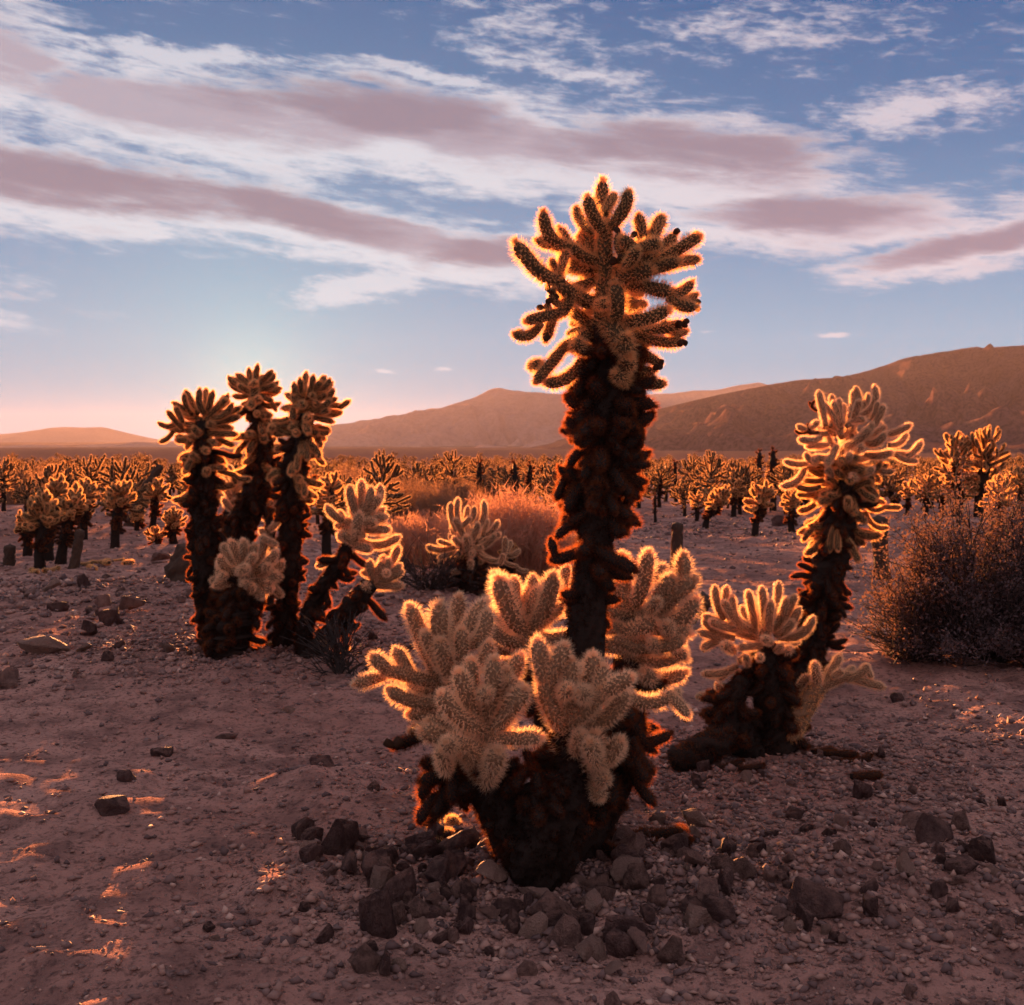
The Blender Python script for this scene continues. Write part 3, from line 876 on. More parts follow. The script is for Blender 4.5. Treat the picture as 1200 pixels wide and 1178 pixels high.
c.arms([(870, 470, 1012, 482, 72, -.08, .0), (1005, 482, 1062, 545, 58, 0, .03), (1000, 490, 1035, 468, 52, 0, -.02)], 70)
Pm = [c.pt(840, 760, -.05), c.pt(860, 620, -.05), c.pt(860, 500, -.06)]
front.skirt(Pm, [.07, .07, .06], 22, 0.07, 0.08, 0.13, 'dead', 0, 1, 0.8)
Pm = [c.pt(590, 1000, .1), c.pt(590, 780, .1), c.pt(560, 640, .02)]
front.skirt(Pm, [.075, .07, .05], 20, 0.055, 0.05, 0.09, 'dead', 0.3, 1, 0.8)
Pm = [c.pt(350, 800, -.02), c.pt(340, 660, 0)]
front.skirt(Pm, [.05, .05], 12, 0.07, 0.07, 0.12, 'dead', 0, 1, 0.8)
c.arms([(890, 670, 930, 745, 70, 0, .05), (800, 800, 790, 870, 76, 0, .03), (330, 760, 320, 830, 70, 0, .04)], 70, 'dead')

# ------------------------------------------------------------------ pale cholla half hidden behind the tall trunk
D = 4.32
bb = on_ground(700, 948)
behind = Plant("cholla_cactus", bb, "pale spreading cholla half hidden behind the tallest trunk", seed=31)
behind.k = 1.08
c = Crop(behind, 400, 630, 2.609, D)
for pts, rad in (([(740, 830, 0), (640, 560, 0), (580, 400, 0), (568, 300, 0)], [.08, .06, .055, .045]),
                 ([(790, 830, 0), (850, 600, 0), (880, 420, 0), (890, 250, 0)], [.08, .065, .055, .045])):
    P = [c.pt(*p) for p in pts]
    behind.trunk(P, rad, 1.0, 0.022, 0.0017)
    behind.skirt(P, rad, 14, 0.068, 0.07, 0.13, 'dead', 0.2, 0.8, 0.8)
c.arms([(570, 310, 560, 270, 100, 0, .02), (570, 290, 482, 125, 98, .02, .08), (545, 240, 528, 125, 64, .0, -.04), (585, 240, 585, 120, 62, -.04, -.1), (580, 270, 645, 115, 88, .02, .06), (570, 310, 448, 262, 68, .02, .10),
        (590, 305, 700, 295, 68, .02, .04), (600, 270, 675, 205, 68, .02, .0), (570, 335, 425, 325, 66, .0, .05), (520, 190, 470, 110, 72, -.06, -.12), (700, 230, 690, 90, 60, -.1, -.1)], 78)
c.arms([(895, 230, 862, 55, 82, 0, -.04), (900, 200, 938, 45, 78, 0, .05), (915, 230, 1045, 55, 88, .02, .06), (925, 240, 1080, 130, 88, .02, .10), (950, 250, 1085, 190, 82, .02, .12), (885, 210, 830, 140, 64, -.02, -.06),
        (880, 285, 965, 262, 82, .05, .12), (940, 275, 1065, 292, 78, .06, .1), (850, 315, 1045, 312, 78, .06, .12), (890, 350, 1045, 345, 74, .04, .02), (915, 395, 1052, 412, 76, .0, -.04), (790, 272, 870, 280, 66, .02, .04),
        (785, 330, 885, 340, 70, .02, .06), (1000, 330, 1055, 370, 62, .04, .06), (900, 160, 985, 90, 70, -.06, -.14), (960, 200, 1010, 120, 76, .04, .1)], 80)
c.balls([(942, 432, 92, .05), (955, 330, 70, .12), (900, 330, 74, .12), (960, 205, 66, .14), (1000, 280, 72, .12)])
c.backfill((560, 280), 150, 8, 78); c.backfill((930, 250), 180, 12, 78)

# ------------------------------------------------------------------ the cholla group on the left: three tall stems
def stem_plant(label, D, base_px, trunk_pts, radii, seed, crop, group=None):
    b = P3(base_px[0], base_px[1], D)
    b.z = float(gz(np.array([b.x]), np.array([b.y]))[0])
    p = Plant("cholla_cactus", b, label, seed=seed, group=group)
    cc_ = Crop(p, *crop, D)
    p.k = 1.34
    P = [cc_.pt(*q) for q in trunk_pts]
    P[0].z = min(P[0].z, b.z)
    p.trunk(P, [r_ * .82 for r_ in radii], 1.5, 0.030, 0.0026, per_m=12)
    return p, cc_, P

K4 = (160, 400, 2.8735)
A_ = (180, 420, 7.853); B_ = (290, 420, 6.2); C_ = (230, 540, 4.712)
p, c, P = stem_plant("tall dark-stemmed cholla with a wide flat crown, by the mossy-looking stump", 7.25, (262, 775), [(292, 1085), (262, 960), (236, 820), (226, 600), (222, 440), (224, 270)], [.11, .10, .09, .085, .075, .04], 41, K4)
p.root["label"] = "tall cholla with a wide flat crown, standing beside the dead stump"
p.skirt(P, [.1, .1, .09, .085, .075, .04], 110, 0.048, 0.05, 0.10, 'dead', 0.12, 0.93, 1.2)
p.skirt(P, [.1, .1, .09, .085, .075, .04], 26, 0.052, 0.08, 0.15, 'brown', 0.66, 1.0, 0.6)
c = Crop(p, *A_, 7.25)
c.arms([(440, 560, 330, 470), (335, 490, 280, 330, 66), (310, 480, 180, 410), (260, 570, 200, 450), (250, 630, 130, 490), (390, 615, 180, 595), (200, 590, 45, 592, 70), (460, 660, 150, 650, 84), (400, 690, 210, 720), (170, 680, 58, 770, 66),
        (470, 490, 428, 285, 82), (482, 490, 482, 285, 82), (495, 490, 545, 305, 82), (480, 570, 640, 390, 80), (600, 430, 685, 335), (540, 530, 725, 420), (620, 490, 795, 450), (600, 590, 785, 540), (560, 610, 725, 640), (500, 690, 765, 700, 84), (590, 740, 735, 805),
        (430, 850, 345, 890), (345, 965, 262, 925, 50), (610, 1040, 890, 1100, 66), (730, 1090, 760, 1160, 56), (440, 700, 460, 560, 100)], 76, 'brown', (450, 600), 420)
c.balls([(330, 780, 84), (520, 610, 90, .1), (420, 640, 86, .1), (650, 400, 84, .08), (490, 1040, 96, .1), (350, 640, 80, .08)], 'brown')
c.arms([(490, 850, 805, 892, 66, 0, .05), (540, 900, 560, 1050, 70)], 66, 'dead')
c.backfill((450, 560), 360, 24, 80, 'brown')

p, c, P = stem_plant("tall cholla with a star-shaped crown on a bare leaning dark stem", 7.9, (262, 752), [(300, 1000), (318, 780), (345, 640), (398, 520), (418, 380), (404, 180)], [.10, .10, .105, .10, .085, .04], 43, K4)
p.skirt(P, [.1, .1, .105, .1, .085, .04], 100, 0.048, 0.05, 0.11, 'dead', 0.25, 0.95, 1.2)
p.skirt(P, [.1, .1, .105, .1, .085, .04], 26, 0.054, 0.09, 0.16, 'brown', 0.74, 1.0, 0.7)
c = Crop(p, *A_, 7.9)
c.arms([(930, 310, 780, 240), (780, 245, 690, 170, 70), (900, 270, 782, 170), (880, 310, 700, 232), (880, 325, 735, 345), (905, 260, 878, 95), (932, 250, 957, 60, 70), (960, 250, 1088, 122, 68), (960, 275, 1110, 240), (985, 295, 1175, 278, 60), (970, 325, 1135, 320, 60),
        (1000, 340, 1092, 385, 60), (1060, 360, 1128, 485, 56), (890, 385, 815, 425, 60), (890, 480, 860, 570, 66), (930, 400, 930, 250, 110)], 74, 'brown', (930, 290), 260)
c.balls([(962, 380, 96, .1), (930, 230, 88, .1), (870, 240, 70, .08)], 'brown')
c.backfill((930, 270), 250, 18, 76, 'brown')

p, c, P = stem_plant("tall cholla whose crown leans over a slim dark stem, towards the bright peak", 7.15, (330, 775), [(488, 1085), (500, 950), (515, 780), (524, 600), (530, 440), (572, 250)], [.072, .070, .065, .068, .085, .05], 47, K4)
p.root["label"] = "tall cholla with a dense crown of fingers leaning over a slim dark stem"
p.skirt(P, [.07, .07, .065, .068, .085, .05], 110, 0.046, 0.05, 0.10, 'dead', 0.15, 0.97, 1.2)
p.skirt(P, [.07, .07, .065, .068, .085, .05], 34, 0.054, 0.09, 0.16, 'brown', 0.70, 1.0, 0.7)
c = Crop(p, *B_, 7.15)
c.arms([(395, 280, 340, 180), (400, 270, 428, 105, 66), (380, 260, 380, 150), (450, 250, 478, 125, 62), (490, 230, 530, 170), (510, 210, 598, 150, 58), (450, 290, 575, 260, 62), (480, 330, 600, 300), (585, 300, 625, 228, 56), (590, 320, 645, 290, 52), (575, 335, 690, 350, 62), (680, 352, 742, 308, 58),
        (470, 370, 590, 372, 66), (500, 400, 682, 392, 58), (480, 430, 625, 462, 60), (500, 500, 595, 535, 54), (330, 380, 330, 450, 70), (310, 470, 165, 490, 66), (280, 440, 180, 455, 58), (300, 500, 190, 545, 62), (500, 570, 535, 645, 60), (510, 650, 560, 770, 54), (420, 420, 420, 290, 100)], 64, 'brown', (440, 340), 300)
c.balls([(402, 335, 84, .1), (342, 285, 76, .06), (410, 245, 70, .08), (440, 430, 78, .12), (352, 540, 70, .1), (470, 510, 66, .1), (178, 505, 70, .04), (500, 330, 66, .1), (370, 400, 70, .1), (470, 270, 62, .1)], 'brown')
c.arms([(430, 570, 492, 690, 44), (400, 590, 445, 725, 44)], 44, 'dead')
c.backfill((440, 340), 270, 22, 66, 'brown')

p, c, P = stem_plant("round pale cholla head on a thick dark stem between two tall stems", 6.95, (285, 780), [(150, 1080), (180, 980), (220, 850), (262, 720), (275, 640)], [.14, .14, .13, .09, .05], 53, C_)
p.skirt(P, [.14, .14, .13, .09, .05], 44, 0.062, 0.07, 0.13, 'dead', 0.1, 0.9, 0.8)
c.arms([(260, 630, 148, 465), (270, 610, 190, 445), (272, 600, 260, 450), (292, 600, 322, 465), (300, 610, 375, 415), (372, 430, 445, 465, 46), (320, 610, 442, 498), (340, 620, 478, 558), (210, 645, 82, 658), (200, 660, 120, 600), (200, 670, 95, 690, 58),
        (400, 640, 475, 745, 54), (410, 650, 470, 640), (330, 690, 365, 760), (340, 660, 440, 620), (280, 700, 275, 600, 90), (240, 600, 130, 530), (230, 680, 200, 740), (300, 700, 420, 700)], 66, 'gold', (280, 610), 230)
c.balls([(265, 600, 80, .14), (272, 690, 76, .12), (350, 620, 76, .12), (305, 705, 66, .1), (390, 590, 66, .08), (210, 570, 72, .1), (310, 540, 70, .1), (150, 640, 66, .06), (240, 510, 66, .06), (400, 680, 60, .06)])
c.backfill((280, 600), 190, 12, 66)

p, c, P = stem_plant("leaning two-headed cholla with bent dark stems and glowing outlines", 7.0, (356, 788), [(590, 1170), (598, 1000), (612, 880), (668, 740), (790, 570), (860, 420)], [.06, .058, .054, .052, .048, .04], 59, C_)
P2 = [c.pt(*q) for q in ((592, 1120, .05), (690, 1005, .06), (790, 890, .06), (870, 790, .06), (960, 680, .06))]
p.trunk(P2, [.055, .05, .05, .06, .045], 1.1, 0.020, 0.0020)
p.skirt(P, [.06, .058, .054, .052, .048, .04], 16, 0.05, 0.07, 0.12, 'dead', 0.3, 0.95, 0.9)
p.skirt(P2, [.055, .05, .05, .06, .045], 14, 0.05, 0.06, 0.11, 'dead', 0.3, 0.95, 0.9)
c.arms([(850, 420, 790, 300), (795, 320, 722, 252, 62), (825, 380, 790, 280, 56), (880, 420, 900, 290, 72), (900, 300, 850, 145), (918, 280, 912, 115), (930, 270, 965, 150), (938, 270, 1015, 140), (945, 290, 1010, 200), (895, 335, 1045, 312), (895, 375, 1065, 382), (890, 425, 1118, 420, 62), (915, 300, 1035, 265), (880, 470, 965, 490),
        (780, 540, 668, 582, 52), (880, 350, 990, 340), (870, 450, 800, 400)], 66, 'gold', (890, 340), 230)
c.arms([(985, 660, 1115, 475, 60), (1000, 640, 1065, 545), (1010, 650, 1125, 575), (1010, 680, 1135, 612), (990, 690, 1138, 690, 62), (980, 640, 960, 555), (975, 660, 1030, 560)], 60, 'gold', (1010, 640), 150)
c.balls([(800, 412, 66, .06), (940, 700, 70, .08), (1012, 610, 58, .1), (1050, 620, 56, .1), (890, 400, 70, .1), (860, 460, 66, .1)])
c.arms([(870, 520, 955, 582, 50), (700, 690, 735, 805, 50), (745, 650, 775, 705, 40), (950, 770, 1042, 872, 56), (815, 950, 832, 1015, 60), (690, 740, 660, 850, 40), (850, 860, 880, 930, 40), (800, 560, 850, 640, 40)], 48, 'dead')
c.backfill((900, 320), 170, 8, 64); c.backfill((1020, 620), 120, 6, 58)

p, c, P = stem_plant("slender pale forked cholla glimpsed between two tall dark stems", 9.2, (315, 712), [(400, 800), (402, 500), (410, 300), (410, 230)], [.045, .045, .04, .03], 61, C_)
c.arms([(405, 260, 365, 150), (412, 240, 430, 105), (420, 240, 495, 140), (425, 260, 498, 195), (408, 330, 360, 300), (410, 380, 460, 330), (405, 420, 350, 380), (410, 470, 465, 440)], 48, 'gold', (415, 250), 160)
c.backfill((415, 240), 120, 8, 48)
c = Crop(p, *A_, 9.2)

p, c, P = stem_plant("low pale cholla behind the wide flat-crowned one", 8.4, (258, 730), [(140, 900), (150, 500), (190, 260), (210, 140)], [.05, .05, .045, .03], 62, C_)
c.arms([(190, 200, 140, 100), (200, 180, 230, 60), (210, 170, 290, 110), (200, 230, 260, 190), (190, 260, 150, 210), (180, 320, 215, 300), (170, 380, 185, 310), (160, 400, 140, 350), (215, 140, 180, 30), (220, 130, 270, 40)], 46, 'gold', (200, 170), 200)

# ------------------------------------------------------------------ tall cholla on the right
D = 6.45
rb = P3(950, 805, D); rb.z = float(gz(np.array([rb.x]), np.array([rb.y]))[0])
right = Plant("cholla_cactus", rb, "tall cholla with long upswept fingers and rusty hanging lower joints", seed=71)
c = Crop(right, 760, 430, 2.403, D)
P = [c.pt(*q) for q in ((425, 910), (440, 840), (480, 700), (505, 580), (535, 450), (560, 330), (555, 270))]
rad = [.11, .105, .10, .10, .10, .085, .05]
right.trunk(P, [r_ * .8 for r_ in rad], 1.4, 0.028, 0.0026, per_m=12)
right.skirt(P, rad, 150, 0.050, 0.06, 0.13, 'dead', 0.10, 0.80, 1.1)
right.skirt(P, rad, 66, 0.055, 0.09, 0.18, 'brown', 0.62, 0.96, 0.8)
c = Crop(right, 900, 440, 5.89, D)
c.arms([(450, 480, 388, 320, 72), (395, 335, 350, 115, 74), (430, 340, 440, 140, 66), (500, 410, 448, 290, 70), (452, 310, 462, 185, 66), (500, 380, 520, 205, 70), (500, 330, 490, 165, 60), (545, 340, 605, 85, 70), (590, 310, 628, 175, 68), (650, 260, 735, 75, 72), (660, 310, 702, 185, 60), (720, 290, 757, 182, 56),
        (510, 420, 600, 300, 72), (590, 315, 668, 302, 66), (540, 480, 700, 370, 80), (690, 380, 798, 205, 74), (620, 420, 720, 330, 66), (690, 455, 810, 400, 80), (800, 405, 980, 340, 70), (840, 475, 955, 398, 66), (690, 545, 855, 530, 80), (840, 540, 985, 555, 76), (970, 550, 1055, 458, 70), (900, 560, 1030, 590, 60),
        (350, 430, 218, 440, 74), (400, 480, 268, 490, 68), (470, 500, 405, 615, 70), (520, 500, 480, 610, 64), (260, 605, 115, 592, 66), (240, 650, 95, 765, 76), (330, 600, 260, 540, 66), (560, 600, 700, 560, 76), (600, 650, 730, 640, 70), (740, 620, 865, 660, 56), (440, 560, 330, 560, 70)], 70, 'gold', (560, 470), 480)
c.balls([(330, 335, 74, .0), (322, 580, 80, .1), (690, 790, 120, .12), (560, 560, 86, .14), (640, 500, 80, .14), (500, 560, 76, .12), (590, 700, 86, .12), (420, 660, 76, .1), (700, 700, 76, .12)])
c.arms([(430, 700, 245, 722, 60), (260, 620, 385, 695, 60), (350, 770, 200, 770, 64), (450, 790, 230, 822, 62), (345, 860, 215, 935, 62), (585, 918, 385, 1005, 70), (485, 990, 440, 1125, 60), (350, 1000, 215, 1085, 62), (680, 950, 825, 1050, 52), (690, 905, 912, 912, 52), (330, 1020, 240, 1140, 60), (560, 1050, 600, 1130, 50), (640, 830, 800, 880, 60)], 62, 'brown')
c.arms([(345, 392, 188, 380, 30), (290, 385, 272, 335, 26), (335, 240, 285, 185, 30), (300, 210, 320, 175, 26)], 28, 'dead')
c.backfill((560, 440), 400, 22, 72, 'gold', 0.5)
c.backfill((480, 800), 300, 14, 68, 'brown', -0.2)

# ------------------------------------------------------------------ low cholla on the right
D = 4.95
lb = on_ground(908, 893); lb = P3(908, 893, D); lb.z = float(gz(np.array([lb.x]), np.array([lb.y]))[0])
low = Plant("cholla_cactus", lb, "squat cholla with a fan of short fingers and one low side arm", seed=83)
c = Crop(low, 780, 660, 4.444, D)
P = [c.pt(*q) for q in ((585, 1090), (582, 1000), (578, 860), (556, 690), (530, 520), (520, 420))]
low.trunk(P, [.085, .082, .078, .075, .06, .04], 1.7, 0.022, 0.0018)
low.skirt(P, [.085, .082, .078, .075, .06, .04], 34, 0.055, 0.06, 0.12, 'dead', 0.3, 0.9, 0.9)
P = [c.pt(*q) for q in ((500, 1040, .0), (400, 900, .04), (340, 760, .05), (400, 600, .03))]
low.trunk(P, [.06, .06, .05, .035], 1.5, 0.022, 0.0018)
low.skirt(P, [.06, .06, .05, .035], 30, 0.055, 0.06, 0.11, 'dead', 0.1, 0.95, 0.9)
c.arms([(500, 430, 520, 340, 80, 0, .04), (300, 280, 258, 125), (350, 310, 318, 125), (435, 340, 348, 175), (465, 320, 430, 150), (520, 330, 500, 130, 64), (555, 320, 588, 105, 62), (570, 320, 628, 185, 66), (600, 325, 674, 172), (620, 350, 695, 235), (600, 380, 768, 285, 66), (410, 335, 232, 300), (430, 375, 200, 275), (350, 385, 198, 300), (310, 400, 175, 358), (300, 390, 190, 440, 66),
        (500, 430, 385, 440, 60), (540, 425, 695, 400, 60), (480, 360, 400, 230), (540, 350, 550, 200), (390, 340, 300, 200), (580, 370, 660, 300), (500, 400, 330, 350)], 62, 'gold', (510, 380), 310)
c.arms([(360, 540, 195, 575, 58), (330, 560, 275, 605, 50), (300, 640, 165, 697, 60), (335, 690, 265, 630, 56), (350, 640, 380, 560, 56), (440, 470, 380, 520, 60), (480, 500, 420, 620, 60)], 58, 'gold')
c.balls([(318, 436, 86, .06), (640, 455, 84, .06), (170, 692, 60, .04), (600, 440, 60, .08), (520, 400, 70, .1), (460, 390, 66, .1), (420, 500, 64, .08), (490, 490, 64, .1)])
P = [c.pt(*q) for q in ((640, 900, .03), (690, 800, .05), (750, 710, .06), (800, 640, .06))]
low.trunk(P, [.045, .042, .036, .03], 1.8, 0.024, 0.0016, ('gold_skin', 'brown'), "side_stem")
c.arms([(795, 660, 775, 520, 74, .06, .08), (820, 640, 852, 540, 60, .05, .02), (840, 620, 908, 480, 66, .05, .03), (820, 650, 965, 575, 66, .06, .09), (950, 600, 1052, 530, 64, .09, .10), (980, 605, 1135, 645, 60, .09, .14), (940, 570, 980, 545, 50, .06, .02), (1050, 545, 1072, 600, 44, .08, .12), (700, 640, 740, 590, 64, 0, .04), (880, 590, 920, 560, 56, .08, .12)], 60)
c.backfill((510, 370), 240, 14, 60)

# ------------------------------------------------------------------ generated cholla (middle distance and field)
def cholla_shape(rng, H, Rc, w, lean=(0.0, 0.0), arms=9, dead=14, thick=0.06, droop=0.0, spread=0.30):
    """trunk centre line, radii and joints of one cholla, base at the origin"""
    lx, ly = lean
    top = Vector((lx, ly, H - Rc * 0.75))
    pts = [Vector((0, 0, -0.06)), Vector((lx * 0.15 + rng.uniform(-.02, .02), ly * 0.15, top.z * 0.35)), Vector((lx * 0.6, ly * 0.6, top.z * 0.72)), top]
    rad = [thick * 0.95, thick * 0.82, thick * 0.95, thick * 0.6]
    J = []
    for i in range(arms):
        ph = i * 2.39996 + rng.uniform(-.3, .3)
        up = 1.0 - 1.25 * (i + 0.5) / arms + rng.uniform(-.12, .12)
        up = max(-0.35 - droop, up)
        h = math.sqrt(max(0.02, 1 - min(1, up * up)))
        dv = Vector((math.cos(ph) * h, math.sin(ph) * h, up)).normalized()
        dr = min(1.0, spread * (i / arms) ** 1.3)
        A = top.lerp(pts[2], min(1.0, dr / 0.45)) if dr < 0.45 else pts[2].lerp(pts[1], min(1.0, (dr - 0.45) / 0.55))
        L1 = Rc * rng.uniform(0.40, 0.55)
        K = A + dv * L1
        J.append((A, K, w * 1.05, 'gold'))
        for _ in range(rng.choice((2, 3, 3, 4))):
            e = (dv + Vector((rng.gauss(0, .5), rng.gauss(0, .5), rng.gauss(0.22, .35)))).normalized()
            J.append((K, K + e * Rc * rng.uniform(0.42, 0.62), w, 'gold'))
        if rng.random() < 0.6:
            e = (dv + Vector((rng.gauss(0, .7), rng.gauss(0, .7), rng.gauss(0.3, .4)))).normalized()
            s = A.lerp(K, rng.uniform(.4, .8))
            J.append((s, s + e * Rc * rng.uniform(0.3, 0.45), w * .9, 'gold'))
    for i in range(dead):
        t = rng.uniform(0.08, 1.0)
        cpt = pts[1].lerp(pts[2], t / 0.7) if t < 0.7 else pts[2].lerp(top, (t - 0.7) / 0.3)
        ph = rng.uniform(0, 6.283)
        dv = Vector((math.cos(ph), math.sin(ph), rng.uniform(-1.0, 0.3))).normalized()
        J.append((cpt + dv * thick * .5, cpt + dv * (thick * .5 + rng.uniform(0.06, 0.13)), w * .85, 'dead' if t < 0.8 else 'gold'))
    return pts, rad, J

def mid_cholla(px, py, cx, cy, Rpx, label, seed, arms=9, dead=14, thick=0.055, group=None, w=None, spread=0.3):
    """cholla with every joint its own part: foot at (px, py), crown centre at (cx, cy) as seen in the photograph"""
    b = on_ground(px, py)
    D = b.y
    p = Plant("cholla_cactus", b, label, seed=seed, group=group)
    Rc = Rpx / F * D
    cpos = P3(cx, cy, D)
    pts, rad, J = cholla_shape(p.rng, cpos.z - b.z + Rc * 0.45, Rc, w or max(0.045, min(0.075, Rc * 0.30)), (cpos.x - b.x, p.rng.uniform(-.05, .05)), arms, dead, thick, 0.1, spread)
    p.trunk([b + q for q in pts], rad, 0.7, 0.018, 0.0028, per_m=5)
    for A, B, w_, k in J:
        p.joint(b + A, b + B, w_, 'brown' if k == 'gold' else k)
    return p

MID = [
    (47, 672, 50, 592, 24, "stout cholla in front of the others in the clump of thin leaning stems"),
    (32, 655, 31, 608, 15, "small low-headed cholla at the edge of the clump of thin leaning stems"),
    (56, 660, 65, 570, 21, "cholla with the highest head in the clump of thin leaning stems"),
    (70, 664, 90, 585, 19, "cholla leaning hard over a slanted stem in the clump of thin stems"),
    (98, 634, 101, 572, 18, "upright cholla just behind the clump of thin leaning stems"),
    (134, 644, 143, 574, 19, "cholla with a dark ragged stem between the clump and the leaning dead pole"),
    (160, 624, 163, 600, 11, "short young cholla in the open near the leaning dead pole"),
    (183, 640, 182, 624, 13, "tiny ball-headed cholla low on the ground before the dead stump"),
    (178, 622, 186, 572, 19, "cholla rising right behind the leaning dead pole"),
    (204, 640, 205, 604, 15, "cholla pressed close beside the widest tall stem"),
    (383, 655, 388, 566, 19, "dark-stemmed cholla behind the two-headed leaning one"),
    (352, 640, 352, 592, 15, "small cholla behind the slim tall stem"),
    (596, 690, 596, 644, 13, "little cholla between the dry bush and the round-headed one"),
    (816, 612, 817, 582, 11, "smallest of the chollas in a row across the sandy clearing"),
    (829, 609, 829, 578, 11, "thin-stemmed cholla in the row across the sandy clearing"),
    (826, 618, 846, 580, 17, "cholla on a strongly slanted stem across the sandy clearing"),
    (859, 606, 860, 570, 15, "upright cholla behind the slanted one across the sandy clearing"),
    (884, 626, 893, 578, 20, "large-headed cholla alone on the far side of the sandy clearing"),
    (928, 622, 928, 582, 14, "cholla showing at the edge of the tall right-hand one, across the clearing"),
    (1062, 602, 1064, 572, 13, "cholla just past the dead post, above the leafy dark bush"),
    (1085, 606, 1086, 566, 18, "broad cholla above the leafy dark bush"),
    (1104, 604, 1106, 570, 15, "cholla tucked against the tall pair above the dark bush"),
    (1122, 606, 1120, 522, 27, "slimmer of the tall pair of chollas against the brown slope"),
    (1146, 606, 1158, 522, 33, "bushier of the tall pair of chollas against the brown slope"),
    (1171, 616, 1172, 570, 23, "cholla in front of the tall pair, above the dark bush"),
    (1197, 612, 1194, 560, 18, "pale cholla beyond the tall pair, above the dark bush"),
]
for i, (px, py, cx, cy, rp, label) in enumerate(MID):
    label = label.replace("the tall right-hand one", "the long-fingered tall one")
    mid_cholla(px, py, cx, cy, rp, label, 300 + i, arms=8 if rp < 14 else (26 if i in (22, 23) else 13), dead=14 if rp < 14 else 36, thick=0.045 if rp < 14 else (0.11 if i in (22, 23) else 0.06), spread=0.9 if i in (22, 23, 24) else 0.35, w=0.095 if i in (22, 23) else None)

# the round-headed one in the middle ground
b = on_ground(548, 706)
p = Plant("cholla_cactus", b, "round-headed cholla with glowing finger outlines in front of the dry bush", seed=91)
D = b.y
c = Crop(p, 480, 570, 6.0, D)
P = [c.pt(*q) for q in ((410, 860), (412, 740), (420, 620), (430, 500))]
p.trunk(P, [.08, .078, .075, .05], 0.9, 0.02, 0.0024)
p.skirt(P, [.08, .078, .075, .05], 34, 0.06, 0.08, 0.15, 'dead', 0.1, 0.95, 0.8)
c.arms([(330, 300, 292, 120, 62), (350, 250, 343, 90, 62), (390, 270, 410, 145, 56), (430, 240, 455, 145, 52), (390, 370, 320, 230, 66), (350, 300, 430, 220, 56), (440, 310, 520, 110, 66), (420, 380, 480, 260, 70), (520, 340, 548, 235, 56), (550, 330, 620, 245, 58), (540, 370, 635, 330, 60), (480, 430, 600, 340, 62), (400, 420, 310, 360, 60), (380, 430, 310, 360, 52),
        (300, 430, 125, 425, 66), (280, 410, 200, 385, 50), (300, 470, 205, 500, 52), (240, 490, 205, 545, 48), (490, 480, 640, 520, 44), (330, 600, 280, 620, 52), (390, 560, 300, 600, 52), (520, 560, 570, 640, 46), (660, 520, 830, 590, 40), (640, 540, 660, 480, 52), (660, 480, 672, 360, 54), (690, 450, 715, 385, 50), (690, 480, 770, 445, 52), (420, 480, 400, 350, 90)], 58, 'gold', (430, 430), 320)
c.balls([(350, 470, 66, .1), (440, 470, 70, .16), (570, 560, 60, .05), (430, 540, 70, .14), (500, 430, 60, .12), (370, 370, 60, .1)])
c.backfill((430, 420), 260, 16, 58)

# --- field plants share a few shapes: trunk and crown only
def place_arrays(V, T, mi, m):
    A = np.array(m)
    return V @ A[:3, :3].T + A[:3, 3], T, mi

LOW = {}
def low_joint(li, bi, coarse):
    k = (li, bi, coarse)
    if k not in LOW:
        if coarse: LOW[k] = joint_arrays(LENS[li], BENDS[bi], 900 + li, areole=0.030, per=4, width=0.0060, seg=5, slen=0.022)
        else: LOW[k] = joint_arrays(LENS[li], BENDS[bi], 700 + li, areole=0.0185, per=6, width=0.0030, seg=7)
    return LOW[k]

def merged(J, rng, coarse=False):
    vs_, ts_, ms_ = [], [], []
    off = 0
    for A, B, w, kind in J:
        bi = rng.choice((0, 1, 2))
        m, li = joint_matrix(A, B, w, bi)
        V, T, mi = place_arrays(*low_joint(li, bi, coarse), m)
        vs_.append(V); ts_.append(T + off); off += len(V)
        ms_.append(mi + (2 if kind == 'dead' else 0))
    return np.concatenate(vs_), np.concatenate(ts_), np.concatenate(ms_)

FIELD_MATS = (M['brown_skin'], M['field'], M['dead_skin'], M['dead'])
VAR = []
for k in range(12):
    rng = random.Random(500 + k)
    spike = k >= 10
    H = (0.62, 0.72, 0.80, 0.88, 0.96, 1.04, 0.66, 0.92, 0.84, 0.76, 1.45, 1.30)[k]
    Rc = 0.12 if spike else (0.26, 0.30, 0.32, 0.36, 0.34, 0.38, 0.28, 0.38, 0.34, 0.32)[k]
    pts, rad, J = cholla_shape(rng, H, Rc, 0.068, (rng.uniform(-.16, .16), rng.uniform(-.1, .1)), 4 if spike else 14 + k % 5, 34 if spike else 16, 0.07 if spike else 0.045, 0.0 if spike else 0.35, 0.3 if spike else 0.75)
    if spike:
        J = [(a, b_, w_, 'dead') for a, b_, w_, _ in J]
    tv, tt, tm = trunk_arrays([tuple(q) for q in pts], rad, 40 + k, 0.25, 0.02, 0.005, seg=9, per_m=4)
    tmesh = fast_mesh("trunk", tv, tt, (M['dead_skin'], M['bark']), tm, smooth=(tm == 0))
    cv, ct, cm = merged(J, rng)
    cmesh = fast_mesh("crown", cv, ct, FIELD_MATS, cm)
    VAR.append((tmesh, cmesh, spike, J, pts, rad))

